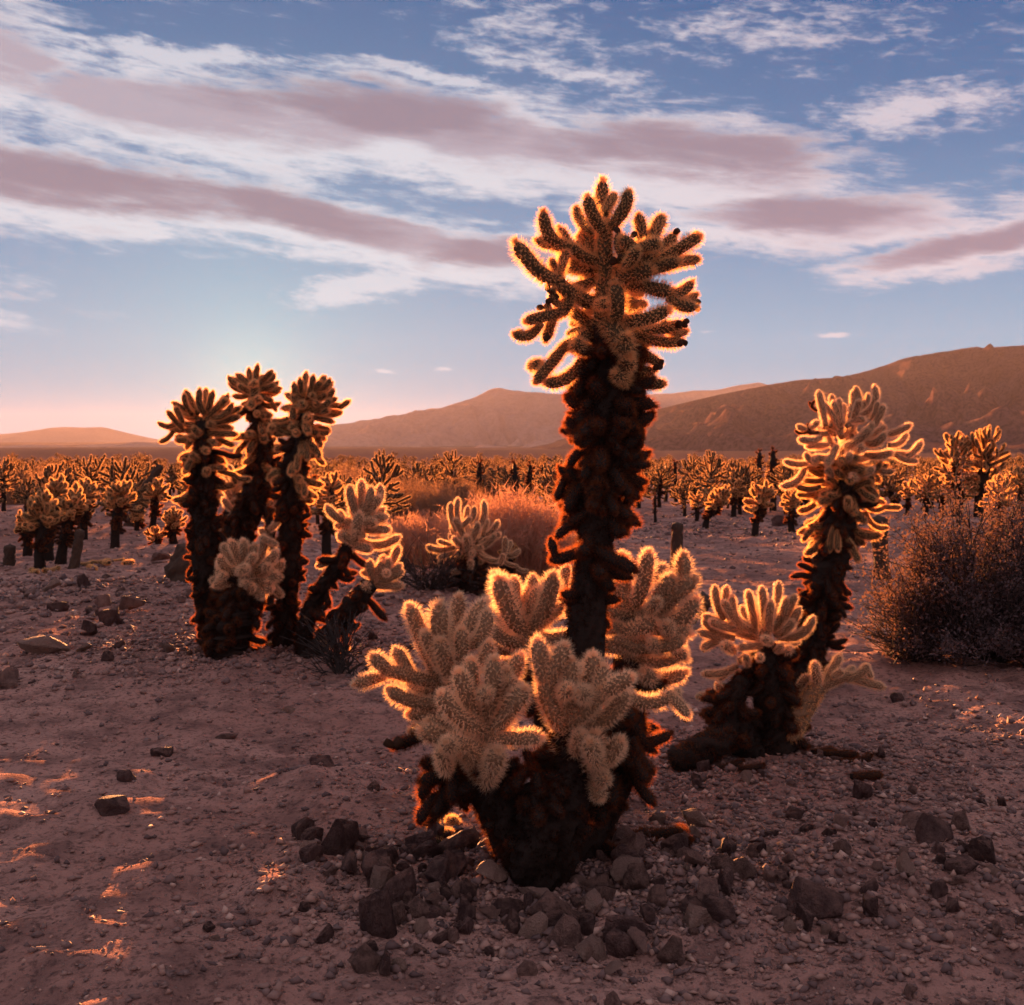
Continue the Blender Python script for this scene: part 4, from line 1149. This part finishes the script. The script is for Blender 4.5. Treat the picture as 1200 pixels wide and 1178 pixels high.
FIELD_LABELS = {
    (0, 'l'): ("golden-tipped cholla in the dense field under the bright sky glow", "chollas in the field under the glow"),
    (0, 'm'): ("golden-tipped cholla in the dense field behind the dry bush", "chollas in the field behind the dry bush"),
    (0, 'r'): ("golden-tipped cholla in the dense field below the brown slope", "chollas in the field below the slope"),
    (1, 'l'): ("dark bare cholla spike standing above the field under the glow", "dark cholla spikes under the glow"),
    (1, 'm'): ("dark bare cholla spike standing above the field behind the dry bush", "dark cholla spikes behind the bush"),
    (1, 'r'): ("dark bare cholla spike standing above the field below the slope", "dark cholla spikes below the slope"),
}
def field_plant(x, y, k, s, rot):
    tmesh, cmesh, spike, *_ = VAR[k]
    px = CX + x / y * F
    zone = 'l' if px < 400 else ('m' if px < 720 else 'r')
    label, grp = FIELD_LABELS[(1 if spike else 0, zone)]
    root = bpy.data.objects.new("cholla_cactus", None)
    COL.objects.link(root)
    root.empty_display_size = 0.1
    root.location = (x, y, float(gz(np.array([x]), np.array([y]))[0]))
    root.rotation_euler = (0, 0, rot)
    root.scale = (s, s, s)
    tag(root, label, "cactus", grp)
    obj("trunk", tmesh, root); obj("crown", cmesh, root)

frng = random.Random(77)
taken = []
for px, py, *_ in MID:
    q = on_ground(px, py); taken.append((q.x, q.y))
def free(x, y, r):
    return all((x - a) ** 2 + (y - b_) ** 2 > r * r for a, b_ in taken)
count = 0
# dark spikes the photograph shows above the field line
for px, py, top, k in ((147, 612, 545, 10), (605, 612, 537, 10), (618, 606, 540, 11), (641, 600, 545, 11), (768, 612, 578, 11), (780, 588, 544, 11), (792, 588, 538, 10), (838, 590, 534, 10), (889, 600, 527, 10), (906, 600, 525, 11), (75, 600, 543, 11), (487, 596, 545, 10), (560, 604, 540, 10), (1052, 590, 545, 11), (985, 600, 540, 11)):
    q = on_ground(px, py)
    h = (py - top) / F * q.y
    field_plant(q.x, q.y, k, h / (1.45 if k == 10 else 1.30), frng.uniform(0, 6.28))
    taken.append((q.x, q.y)); count += 1
tries = 0
while count < 292 and tries < 20000:
    tries += 1
    y = 16.5 + 36 * frng.random() ** 1.15
    x = frng.uniform(-0.52, 0.50) * y
    px = CX + x / y * F
    py = HY + F * (CAMH - float(macro(x, y))) / y
    if px > 660 and px < 1010 and py > 606: continue          # the sandy clearing
    if px > 450 and px < 700 and py > 612: continue
    if px > 200 and px <= 450 and py > 640: continue
    if px <= 200 and py > 632: continue
    if px >= 1010 and py > 604: continue
    if y < 30 and abs(x - (-1.95 + (y - 4.4) * SUN_DIR.x / SUN_DIR.y)) < 0.85: continue      # gap the low sun shines through
    if y < 27 and abs(x - (-0.85 + (y - 4.4) * SUN_DIR.x / SUN_DIR.y)) < 0.35: continue
    if not free(x, y, 0.72): continue
    k = frng.randrange(10)
    field_plant(x, y, k, frng.uniform(0.90, 1.36), frng.uniform(0, 6.28))
    taken.append((x, y)); count += 1

def far_field():
    rng = random.Random(5)
    forms = []
    for k in range(6):
        V, T, mi = merged([j for i, j in enumerate(VAR[k][3]) if i % 3 != 2], random.Random(k), True)
        tv, tt, tm = trunk_arrays([tuple(q) for q in VAR[k][4]], VAR[k][5], 3, 0.0, seg=5, per_m=2)
        forms.append((np.concatenate([V, tv]), np.concatenate([T, tt + len(V)]), np.concatenate([mi, tm + 2])))
    n = 760
    vs_, ts_, ms_ = [], [], []
    off = 0
    for i in range(n):
        y = 48 + 80 * rng.random()
        x = rng.uniform(-0.52, 0.52) * y
        V, T, mi = forms[rng.randrange(6)]
        s = rng.uniform(0.95, 1.5); a = rng.uniform(0, 6.28)
        ca, sa = math.cos(a) * s, math.sin(a) * s
        W = np.stack([V[:, 0] * ca - V[:, 1] * sa, V[:, 0] * sa + V[:, 1] * ca, V[:, 2] * s], -1)
        W += np.array([x, y, float(gz(np.array([x]), np.array([y]))[0])])
        vs_.append(W); ts_.append(T + off); off += len(W); ms_.append(mi)
    me = fast_mesh("cholla_field", np.concatenate(vs_), np.concatenate(ts_), FIELD_MATS, np.concatenate(ms_))
    tag(obj("cholla_field", me), "far-off cholla field thinning out towards the plain", "cactus field", kind="stuff")
far_field()

# ------------------------------------------------------------------ dead wood
def wood(name, px_pts, D, radii, label, cat, density=0.6, mats=('wood', 'bark'), slen=0.014, seed=1, rest=True, width=0.002):
    P = [P3(x, y, D - n) for x, y, n in px_pts]
    if rest:
        for q, r in zip(P, radii):
            z = float(gz(np.array([q.x]), np.array([q.y]))[0])
            q.z = max(q.z, z + r * 0.55)
    base = P[0].copy(); base.z = float(gz(np.array([base.x]), np.array([base.y]))[0])
    V, T, mi = trunk_arrays([tuple(q - base) for q in P], radii, seed, density, slen, width, per_m=6, rough=0.22)
    o = obj(name, fast_mesh(name, V, T, (M[mats[0]], M[mats[1]]), mi, smooth=(mi == 0)), None, base)
    return tag(o, label, cat)
q = on_ground(214, 690)
wood("stump", [(212, 694, 0), (213, 672, 0), (219, 640, 0)], q.y, [.17, .14, .08], "dark broken cactus stump beside the widest tall stem", "stump", 0.7, seed=3, rest=False)
q = on_ground(793, 668)
wood("stump", [(793, 676, 0), (793, 645, 0), (794, 614, 0)], q.y, [.075, .06, .055], "dark stump standing alone at the edge of the sandy clearing", "stump", 0.8, seed=5, rest=False)
q = on_ground(808, 742)
wood("log", [(788, 738, 0), (805, 722, 0), (828, 702, 0.1)], q.y, [.07, .07, .06], "charred-looking split log tilted up behind the pale cholla arms", "log", 0.2, seed=7, rest=False)
q = on_ground(160, 618)
wood("dead_pole", [(150, 622, 0), (163, 590, 0), (176, 566, 0), (188, 546, 0)], q.y, [.10, .09, .085, .05], "dead cholla stem leaning like a pole out of the field", "dead cactus", 0.8, seed=9, rest=False)
q = on_ground(1033, 678)
wood("dead_post", [(1033, 684, 0), (1032, 650, 0), (1029, 608, 0)], q.y, [.075, .07, .09], "dead post-like cholla stem between the tall cholla and the leafy bush", "dead cactus", 0.8, seed=11, rest=False)
q = on_ground(88, 672)
wood("dead_post", [(84, 674, 0), (89, 652, 0), (94, 622, 0)], q.y, [.05, .048, .05], "bare tan broken stem at the edge of the leaning clump", "dead cactus", 0.1, seed=13, rest=False)
q = on_ground(10, 668)
wood("stump", [(10, 670, 0), (11, 655, 0), (12, 640, 0)], q.y, [.06, .055, .05], "short dark stump at the outer edge of the leaning clump", "stump", 0.8, seed=15, rest=False)
q = on_ground(820, 895)
wood("fallen_branch", [(858, 858, 0), (835, 872, 0.02), (808, 886, 0.02), (788, 900, 0)], q.y - .02, [.06, .058, .055, .045], "fallen shaggy cholla branch lying against the squat cholla", "fallen branch", 2.2, ('dead_skin', 'dead'), 0.024, 17, width=0.0016)

# ------------------------------------------------------------------ fallen joints on the ground
def fallen(px, py, ang, L, w, kind, label, group, seed):
    r = random.Random(seed)
    s, li = pick(L, w)
    b = on_ground(px, py)
    o = bpy.data.objects.new("fallen_joint", TPL[(kind, li, r.choice((0, 1)))])
    COL.objects.link(o)
    dv = Vector((math.cos(ang), math.sin(ang), r.uniform(-.1, .2))).normalized()
    rot, _ = frame(Vector((0, 0, 0)), dv)
    o.matrix_world = Matrix.Translation(b + Vector((0, 0, w * 0.30)) - dv * L * 0.5) @ rot.to_4x4() @ Matrix.Diagonal((s, s, L / LENS[li], 1))
    tag(o, label, "fallen joint", group)
fr = random.Random(3)
for i, (px, py) in enumerate(((700, 1005), (722, 1000), (745, 1004), (770, 996), (800, 996), (785, 1006), (715, 1020), (740, 1018), (690, 1018))):
    fallen(px, py, fr.uniform(0, 6.28), fr.uniform(.10, .16), .062, 'dead', "dark dropped cholla joint beside the foot of the low many-armed cholla", "dropped joints by the low cholla", i)
for i, (px, py) in enumerate(((985, 892), (965, 886), (1015, 915), (880, 912), (855, 905), (1002, 896))):
    fallen(px, py, fr.uniform(-.5, .5), fr.uniform(.10, .15), .055, 'dead', "dark dropped cholla joint near the squat cholla", "dropped joints by the squat cholla", 20 + i)
for i, (px, py) in enumerate(((290, 772), (300, 766), (318, 774), (395, 790), (400, 782), (288, 782))):
    fallen(px, py, fr.uniform(0, 6.28), fr.uniform(.10, .16), .060, 'dead' if i % 2 else 'brown', "dropped cholla joint among the three tall stems' feet", "dropped joints by the tall stems", 40 + i)
for i, (px, py) in enumerate(((100, 668), (115, 664), (125, 668), (135, 662), (60, 676), (40, 678), (150, 666), (108, 672))):
    fallen(px, py, fr.uniform(0, 6.28), fr.uniform(.14, .22), .085, 'brown', "sunlit dropped cholla joint at the foot of the leaning clump", "dropped joints by the leaning clump", 60 + i)
for i, (px, py) in enumerate(((520, 985), (508, 975), (530, 972), (512, 992))):
    fallen(px, py, fr.uniform(0, 6.28), fr.uniform(.05, .08), .055, 'brown', "small rusty dropped joint lit by the sun among the rubble", "rusty joints in the rubble", 80 + i)

# ------------------------------------------------------------------ bushes
def strand_arrays(n, base_r, height, spread, rng, seg=4, width=0.004, wob=0.06, shape=None):
    """thin curved stalks fanning up from a patch of ground"""
    a = rng.uniform(0, 2 * math.pi, n); r0 = base_r * np.sqrt(rng.uniform(0, 1, n))
    B = np.stack([np.cos(a) * r0, np.sin(a) * r0 * 0.8, np.zeros(n)], -1)
    out = unit(np.stack([B[:, 0] / base_r + rng.normal(0, .35, n), B[:, 1] / base_r + rng.normal(0, .35, n), 0 * a], -1))
    lean = rng.uniform(0.0, 1.0, n) * spread * (0.35 + r0 / base_r)
    hh = height * rng.uniform(0.55, 1.05, n) * (1 - 0.35 * (r0 / base_r) ** 2)
    ts = np.linspace(0, 1, seg)
    S = unit(np.cross(out, np.array([0, 0, 1.0])) + rng.normal(0, .6, (n, 3)))
    wobv = rng.normal(0, wob, (n, 3))
    pts = [B + out * (lean * t ** 1.6)[:, None] + np.array([0, 0, 1.0]) * (hh * (t - 0.12 * t * t))[:, None] + wobv * math.sin(t * 2.6) for t in ts]
    V = []
    for i, t in enumerate(ts):
        w = width * (1 - 0.85 * t)
        V += [pts[i] - S * w / 2, pts[i] + S * w / 2]
    V = np.stack(V, 1)                        # n, 2*seg, 3
    base = (np.arange(n) * 2 * seg)[:, None]
    T = []
    for i in range(seg - 1):
        k = 2 * i
        T += [base + np.array([[k, k + 1, k + 3]]), base + np.array([[k, k + 3, k + 2]])]
    return V.reshape(-1, 3), np.concatenate(T), pts

M['dry'] = spine_material("dry_twigs", (0.44, 0.23, 0.16), (0.50, 0.24, 0.13), 0.45, 0.2)
M['scrub'] = spine_material("scrub_twigs", (0.24, 0.15, 0.10), (0.32, 0.16, 0.08), 0.4, 0.3)
M['twig'] = skin_material("bush_bark", (0.030, 0.024, 0.022), (0.070, 0.052, 0.044), 50)
M['leaf'] = spine_material("bush_leaves", (0.14, 0.105, 0.108), (0.16, 0.08, 0.045), 0.35, 0.0)

def dry_bush(px, py, w_px, h_px, n, label, seed, mat='dry', group=None, width=0.0075):
    b = on_ground(px, py)
    s = b.y / F
    rng = np.random.default_rng(seed)
    root = bpy.data.objects.new("dry_bush", None); COL.objects.link(root); root.location = b
    tag(root, label, "bush", group)
    V, T, pts = strand_arrays(n, w_px * s * 0.36, h_px * s, w_px * s * 0.26, rng, 4, width)
    tw = obj("twigs", fast_mesh("twigs", V, T, (M[mat],)), root); tw["kind"] = "stuff"
    # short side sprigs on the outer half of the stalks
    P0 = np.concatenate([pts[2], pts[3], 0.5 * (pts[2] + pts[3])])
    d0 = unit(rng.normal(0, .6, P0.shape) + np.array([0, 0, 0.8]))
    SV, ST = spines(P0, d0, rng, 2, 0.10 * h_px * s + 0.03, width * .8, 0.8)
    sp = obj("sprigs", fast_mesh("sprigs", SV, ST, (M[mat],)), root); sp["kind"] = "stuff"
    return root

dry_bush(600, 682, 150, 112, 2600, "rust-coloured dry bush in the sun, domed, at the edge of the clearing", 1)
dry_bush(500, 668, 120, 70, 1600, "lower rust-coloured dry bush beside the two-headed leaning cholla", 2)
dry_bush(640, 668, 70, 52, 800, "small rust-coloured tuft against the tallest trunk", 3)
for i, (px, py, w, h) in enumerate(((480, 618, 60, 72), (512, 620, 56, 66), (540, 612, 50, 60), (462, 604, 46, 56))):
    dry_bush(px, py, w, h, 700, "brown twiggy scrub rising behind the lower dry bush", 10 + i, 'scrub', "brown scrub behind the dry bush", 0.006)
for i, (px, py, w, h) in enumerate(((585, 590, 44, 58), (405, 590, 34, 50), (432, 588, 30, 46), (690, 590, 40, 40), (810, 585, 40, 44), (870, 584, 36, 40), (60, 596, 50, 62), (930, 588, 40, 40), (250, 590, 40, 46), (20, 590, 40, 44), (735, 588, 36, 42))):
    dry_bush(px, py, w, h, 420, "loose twiggy shrub growing among the field chollas", 30 + i, 'scrub', "shrubs in the cholla field", 0.010)

def leafy_bush(base, rx, ry, h, n_stem, n_leaf, label, seed, leaf=0.016, name="leafy_bush", group=None):
    rng = np.random.default_rng(seed)
    root = bpy.data.objects.new(name, None); COL.objects.link(root); root.location = base
    tag(root, label, "bush", group)
    tips = []
    bv, bt, off = [], [], 0
    for i in range(n_stem):
        a = rng.uniform(0, 2 * math.pi); e = rng.uniform(0.05, 1.0)
        d0 = np.array([math.cos(a) * rx, math.sin(a) * ry, 0]) * math.sqrt(1 - (e * .85) ** 2) * rng.uniform(.75, 1.05)
        end = d0 + np.array([0, 0, h * e * rng.uniform(.75, 1.05)])
        start = d0 * 0.12 + np.array([0, 0, -0.03])
        mid1 = start * .6 + end * .4 + rng.normal(0, .05, 3) + np.array([0, 0, .05])
        C4 = catmull([(*start, .009), (*mid1, .006), (*end, .0025)], 5)
        V, T, mi = trunk_arrays([tuple(q[:3]) for q in C4[::2]], list(C4[::2, 3]), 5 + i, 0, seg=4, rough=.1, per_m=3)
        bv.append(V); bt.append(T + off); off += len(V)
        tips.append(C4[3:, :3])
        for j in range(7):
            k = rng.integers(3, len(C4))
            s0 = C4[k, :3]; s1 = s0 + rng.normal(0, 1, 3) * np.array([.09, .09, .07]) + np.array([0, 0, .05]) + 0.12 * unit(end[None])[0]
            V, T, mi = trunk_arrays([tuple(s0), tuple((s0 + s1) / 2 + rng.normal(0, .01, 3)), tuple(s1)], [.0035, .0028, .0015], 9, 0, seg=3, rough=.1, per_m=2)
            bv.append(V); bt.append(T + off); off += len(V)
            tips.append(np.linspace(s0, s1, 5))
    V = np.concatenate(bv); T = np.concatenate(bt)
    br = obj("branches", fast_mesh("branches", V, T, (M['twig'],)), root); br["kind"] = "stuff"
    tp_ = np.concatenate(tips)
    P = tp_[rng.integers(0, len(tp_), n_leaf)] + rng.normal(0, .022, (n_leaf, 3))
    P = P[P[:, 2] > 0.0]
    k = len(P)
    d0 = unit(rng.normal(0, 1, (k, 3)) + np.array([0, 0, .5])); s0 = unit(np.cross(d0, rng.normal(0, 1, (k, 3))))
    L = leaf * rng.uniform(.6, 1.3, (k, 1)); W = L * .42
    V = np.stack([P, P + d0 * L * .5 + s0 * W * .5, P + d0 * L, P + d0 * L * .5 - s0 * W * .5], 1).reshape(-1, 3)
    Q = np.arange(4 * k).reshape(-1, 4)
    lf = obj("foliage", fast_mesh("foliage", V, Q, (M['leaf'],)), root); lf["kind"] = "stuff"
    return root
q = on_ground(1150, 780)
leafy_bush(q, 0.56, 0.50, 0.95, 170, 52000, "large dark leafy bush below the tall pair of chollas", 4, .025)
q = on_ground(1072, 776)
leafy_bush(q, 0.28, 0.30, 0.42, 54, 5000, "low straggly bush with sunlit twig tips beside the dark leafy bush", 6, .013)
q = on_ground(1235, 786)
leafy_bush(q, 0.5, 0.5, 0.92, 90, 26000, "second dark leafy bush growing against the large leafy one", 8)
q = on_ground(548, 716)
leafy_bush(on_ground(505, 706), 0.42, 0.30, 0.34, 40, 2200, "low dark bush on the ground beside the round-headed cholla", 12, .016)
leafy_bush(on_ground(398, 800), 0.09, 0.09, 0.13, 16, 160, "tiny dark tuft at the foot of the two-headed leaning cholla", 14, .012)

# ------------------------------------------------------------------ rocks
def rock_mesh(seed, mat, flat=0.7, pts=16, rounding=0.06):
    r = random.Random(seed)
    bm = bmesh.new()
    for _ in range(pts):
        v = Vector((r.gauss(0, 1), r.gauss(0, 1), r.gauss(0, 1))).normalized() * r.uniform(0.82, 1.0)
        bm.verts.new((v.x * r.uniform(.9, 1.1), v.y * .8, v.z * flat))
    res = bmesh.ops.convex_hull(bm, input=bm.verts)
    junk = [e for e in res['geom_interior'] if isinstance(e, bmesh.types.BMVert)]
    bmesh.ops.delete(bm, geom=junk, context='VERTS')
    bmesh.ops.bevel(bm, geom=bm.edges[:], offset=rounding, segments=1, affect='EDGES', clamp_overlap=True)
    bmesh.ops.triangulate(bm, faces=bm.faces[:])
    bmesh.ops.subdivide_edges(bm, edges=[e for e in bm.edges if e.calc_length() > 0.28], cuts=2, use_grid_fill=True)
    bmesh.ops.triangulate(bm, faces=bm.faces[:])
    for v in bm.verts:
        v.co += v.co.normalized() * (0.060 * mnoise.noise(v.co * 2.3 + Vector((seed, 0, 0))) + 0.045 * mnoise.noise(v.co * 6.0 + Vector((0, seed, 0))))
    bmesh.ops.recalc_face_normals(bm, faces=bm.faces[:])
    me = bpy.data.meshes.new("rock"); bm.to_mesh(me); bm.free()
    me.materials.append(M[mat])
    return me
ROCKS = {m: [rock_mesh(60 + i * 7 + j * 101, m, (0.55, 0.7, 0.85)[i % 3], (11, 14, 19)[i % 3], (.025, .04, .055)[i % 3]) for i in range(7)] for j, m in enumerate(('rock_dark', 'rock_tan', 'rock_grey'))}

rr = random.Random(19)
def rock(pos, sx, sy, sz, mat, label, group=None, variant=None, rot=None, sink=0.35, name="rock"):
    me = ROCKS[mat][variant if variant is not None else rr.randrange(7)]
    o = obj(name, me)
    fl = max(abs(v.co.z) for v in me.vertices)
    o.location = (pos.x, pos.y, pos.z + sz * (1 - 2 * sink) * 0.5)
    o.scale = (sx / 2, sy / 2, sz / (2 * fl))
    o.rotation_euler = (rr.uniform(-.12, .12), rr.uniform(-.12, .12), rr.uniform(0, 6.28) if rot is None else rot)
    tag(o, label, "rock", group)
    return o

BIG = [  # px, py of the foot, width px, height px, material, label
    (45, 779, 72, 26, 'rock_tan', "flat tan slab of rock on the open soil"),
    (4, 808, 46, 32, 'rock_grey', "wedge-shaped grey rock near the flat tan slab"),
    (123, 741, 42, 32, 'rock_dark', "pointed dark rock with a sunlit edge"),
    (97, 755, 32, 20, 'rock_dark', "small dark triangular rock leaning by the pointed one"),
    (150, 724, 38, 24, 'rock_grey', "brown rock behind the pointed dark one"),
    (62, 724, 40, 18, 'rock_dark', "low dark rock in front of the leaning clump"),
    (185, 664, 34, 16, 'rock_grey', "blocky rock near the dead stump"),
    (130, 958, 58, 24, 'rock_dark', "dark clod-like rock alone on the bare soil"),
    (150, 917, 40, 16, 'rock_dark', "low dark rock next to a patch of sunlit soil"),
    (188, 884, 36, 12, 'rock_dark', "small flat dark rock sunk in the bare soil"),
    (265, 862, 36, 12, 'rock_grey', "flat brown stone half buried in the bare soil"),
    (338, 835, 24, 14, 'rock_tan', "small tan stone below the tall stems"),
    (376, 903, 40, 20, 'rock_dark', "dark blunt rock on top of the soil hump"),
    (354, 984, 37, 34, 'rock_dark', "smooth dark rounded rock lying apart from the rubble"),
    (397, 1006, 50, 50, 'rock_dark', "tall pointed dark rock at the rubble's edge"),
    (447, 1100, 66, 68, 'rock_dark', "biggest dark boulder in front of the low many-armed cholla"),
    (424, 1132, 48, 42, 'rock_grey', "angular grey rock leaning below the biggest boulder"),
    (624, 1098, 42, 40, 'rock_tan', "tan split rock in front of the low cholla"),
    (662, 1104, 46, 42, 'rock_grey', "grey rock touching the tan split rock"),
    (697, 1120, 52, 46, 'rock_tan', "flat-topped tan rock in front of the low cholla"),
    (790, 1118, 46, 40, 'rock_grey', "dark grey angular rock out in front of the rubble"),
    (718, 1175, 34, 34, 'rock_grey', "squarish grey rock lying alone well out in front of the rubble"),
    (952, 1083, 100, 52, 'rock_dark', "broad smooth blue-black rock buried in the soil"),
    (928, 1090, 24, 26, 'rock_tan', "small tan stone against the broad blue-black rock"),
    (970, 1088, 18, 18, 'rock_tan', "tiny tan stone on the broad blue-black rock's edge"),
    (891, 1018, 20, 24, 'rock_dark', "upright small dark rock on the stony ground"),
    (1100, 1010, 66, 40, 'rock_dark', "big dark rock in the stony ground below the leafy bush"),
    (1135, 986, 40, 32, 'rock_grey', "round grey rock by the big dark one"),
    (1070, 990, 60, 24, 'rock_grey', "wide low grey rock by the big dark one"),
    (935, 975, 34, 20, 'rock_dark', "dark rock alone on the sand below the squat cholla"),
    (1055, 815, 24, 16, 'rock_dark', "dark stone on the sand past the side arm"),
    (828, 905, 26, 20, 'rock_dark', "dark rock by the fallen shaggy branch"),
    (818, 912, 22, 20, 'rock_grey', "grey rock by the fallen shaggy branch"),
    (250, 1104, 16, 12, 'rock_tan', "single small pale stone on the bare soil"),
    (1030, 600, 26, 12, 'rock_dark', "flat dark rock far off by the clearing"),
    (918, 616, 36, 18, 'rock_dark', "dark mound-shaped rock at the clearing's far side"),
]
for px, py, w, h, mat, label in BIG:
    b = on_ground(px, py)
    s = b.y / F
    b = b + Vector((0, w * s * 0.25, 0)); b.z = float(gz(np.array([b.x]), np.array([b.y]))[0])
    rock(b, w * s * 1.02, w * s * 0.9, h * s * 1.12, mat, label, rot=rr.uniform(-.5, .5) + rr.choice((0, 3.14)), sink=0.30)

def pile(n, px, py, rx, ry, smin, smax, label, group, mats=('rock_dark', 'rock_dark', 'rock_grey', 'rock_grey', 'rock_tan'), avoid=None):
    c0 = on_ground(px, py)
    k = 0
    while k < n:
        x = c0.x + rr.gauss(0, rx); y = c0.y + rr.gauss(0, ry)
        if avoid and (x - avoid[0]) ** 2 + (y - avoid[1]) ** 2 < avoid[2] ** 2: continue
        s = smin + (smax - smin) * rr.random() ** 2.2
        z = float(gz(np.array([x]), np.array([y]))[0])
        rock(Vector((x, y, z)), s * rr.uniform(.9, 1.35), s * rr.uniform(.8, 1.1), s * rr.uniform(.5, .9), rr.choice(mats), label, group, sink=0.22)
        k += 1
pile(74, 500, 1025, 0.20, 0.26, .05, .16, "loose stone in the rubble on the boulder side of the low cholla", "rubble by the biggest boulder", avoid=(fb.x, fb.y, .15))
pile(54, 655, 1072, 0.28, 0.13, .05, .14, "loose stone in the rubble in front of the low cholla", "rubble before the low cholla", avoid=(fb.x, fb.y, .15))
pile(44, 790, 1035, 0.22, 0.20, .04, .12, "loose stone in the rubble by the dropped joints", "rubble by the dropped joints", avoid=(fb.x, fb.y, .2))
pile(52, 1060, 1010, 0.46, 0.42, .05, .14, "loose stone on the stony ground below the leafy bush", "stones below the leafy bush")
pile(30, 920, 905, 0.35, 0.22, .03, .08, "loose stone round the foot of the squat cholla", "stones by the squat cholla", avoid=(lb.x, lb.y, .1))
pile(34, 290, 770, 0.55, 0.42, .05, .12, "loose stone heaped at the feet of the three tall stems", "stones by the tall stems")
pile(26, 90, 705, 0.9, 0.7, .08, .20, "loose stone scattered before the leaning clump", "stones before the leaning clump")

# ------------------------------------------------------------------ gravel
def gravel_material():
    m, gg = new_mat("gravel_stone")
    rnd = gg.node('ShaderNodeNewGeometry').outputs['Random Per Island']
    col = gg.ramp(rnd, [(0.0, (0.095, 0.060, 0.056)), (0.4, (0.19, 0.118, 0.102)), (0.75, (0.27, 0.158, 0.124)), (0.95, (0.38, 0.225, 0.172)), (1.0, (0.50, 0.33, 0.26))])
    return finish(m, gg, pbsdf(gg, col, 0.85, None, 0.2))
M['gravel'] = gravel_material()

def build_gravel():
    rng = np.random.default_rng(99)
    xs, ys, ss = [], [], []
    def patch(n, px, py, rx, ry, s0, s1):
        c0 = on_ground(px, py)
        xs.append(rng.normal(c0.x, rx, n)); ys.append(rng.normal(c0.y, ry, n)); ss.append(s0 + (s1 - s0) * rng.random(n) ** 3)
    patch(3800, 560, 1040, .42, .30, .006, .048)
    patch(2800, 760, 1040, .34, .26, .006, .045)
    patch(6000, 1060, 1020, .70, .55, .006, .046)
    patch(4200, 940, 900, .50, .40, .007, .040)
    patch(6200, 290, 765, .75, .60, .010, .060)
    patch(3600, 110, 700, 1.5, 1.1, .015, .090)
    patch(2200, 620, 900, .60, .40, .008, .040)
    patch(2400, 760, 620, 2.2, 1.6, .02, .11)
    patch(2200, 450, 690, 1.5, 1.3, .015, .08)
    patch(1600, 1120, 870, .6, .6, .008, .05)
    n = 30000                                             # thin scatter everywhere
    y = 2.0 + 26 * rng.random(n) ** 2.0
    xs.append(rng.uniform(-.5, .5, n) * y); ys.append(y); ss.append((0.004 + 0.028 * rng.random(n) ** 4) * (0.7 + y / 9))
    x = np.concatenate(xs); y = np.concatenate(ys); s = np.concatenate(ss)
    keep = y > 1.7
    x, y, s = x[keep], y[keep], s[keep]
    z = gz(x, y)
    n = len(x)
    U = np.array([(1, 0, 0), (-1, 0, 0), (0, 1, 0), (0, -1, 0), (0, 0, 1), (0, 0, -1)], float)
    V = U[None] * rng.uniform(.55, 1.15, (n, 6, 1)) + rng.normal(0, .22, (n, 6, 3))
    a = rng.uniform(0, 2 * math.pi, n)[:, None]
    sx = rng.uniform(.8, 1.4, n)[:, None]; sz = rng.uniform(.45, .9, n)[:, None]
    X = V[:, :, 0] * sx; Y = V[:, :, 1]; Z = V[:, :, 2] * sz
    W = np.stack([X * np.cos(a) - Y * np.sin(a), X * np.sin(a) + Y * np.cos(a), Z], -1) * (s * .5)[:, None, None]
    W += np.stack([x, y, z + s * 0.12], -1)[:, None, :]
    tri = np.array([(0, 2, 4), (2, 1, 4), (1, 3, 4), (3, 0, 4), (2, 0, 5), (1, 2, 5), (3, 1, 5), (0, 3, 5)])
    T = (np.arange(n)[:, None, None] * 6 + tri[None]).reshape(-1, 3)
    me = fast_mesh("gravel", W.reshape(-1, 3), T, (M['gravel'],))
    tag(obj("gravel", me), "gravel and grit scattered over the soil and heaped round the cactus feet", "gravel", kind="stuff")
build_gravel()

def dry_litter():
    rng = np.random.default_rng(4)
    xs, ys = [], []
    for px, py, n, r_ in ((470, 955, 260, .22), (620, 985, 240, .3), (780, 1000, 160, .2), (300, 775, 320, .6), (110, 668, 320, .8), (880, 900, 160, .35), (1080, 1060, 200, .5), (790, 890, 120, .15)):
        c0 = on_ground(px, py)
        xs.append(rng.normal(c0.x, r_, n)); ys.append(rng.normal(c0.y, r_, n))
    x = np.concatenate(xs); y = np.concatenate(ys); z = gz(x, y) + .006
    n = len(x)
    P = np.stack([x, y, z], -1)
    d0 = unit(np.stack([rng.normal(0, 1, n), rng.normal(0, 1, n), rng.uniform(-.05, .35, n)], -1)); s0 = unit(np.cross(d0, np.array([0, 0, 1.0]) + rng.normal(0, .3, (n, 3))))
    L = rng.uniform(.02, .09, (n, 1)); w = 0.0022
    V = np.stack([P - d0 * L * .5 - s0 * w * .5, P - d0 * L * .5 + s0 * w * .5, P + d0 * L * .5 + s0 * w * .3, P + d0 * L * .5 - s0 * w * .3], 1).reshape(-1, 3)
    me = fast_mesh("dry_litter", V, np.arange(4 * n).reshape(-1, 4), (M['dry'],))
    tag(obj("dry_litter", me), "dry twigs and shed spines littering the soil under the chollas", "litter", kind="stuff")
dry_litter()
bpy.context.view_layer.update()
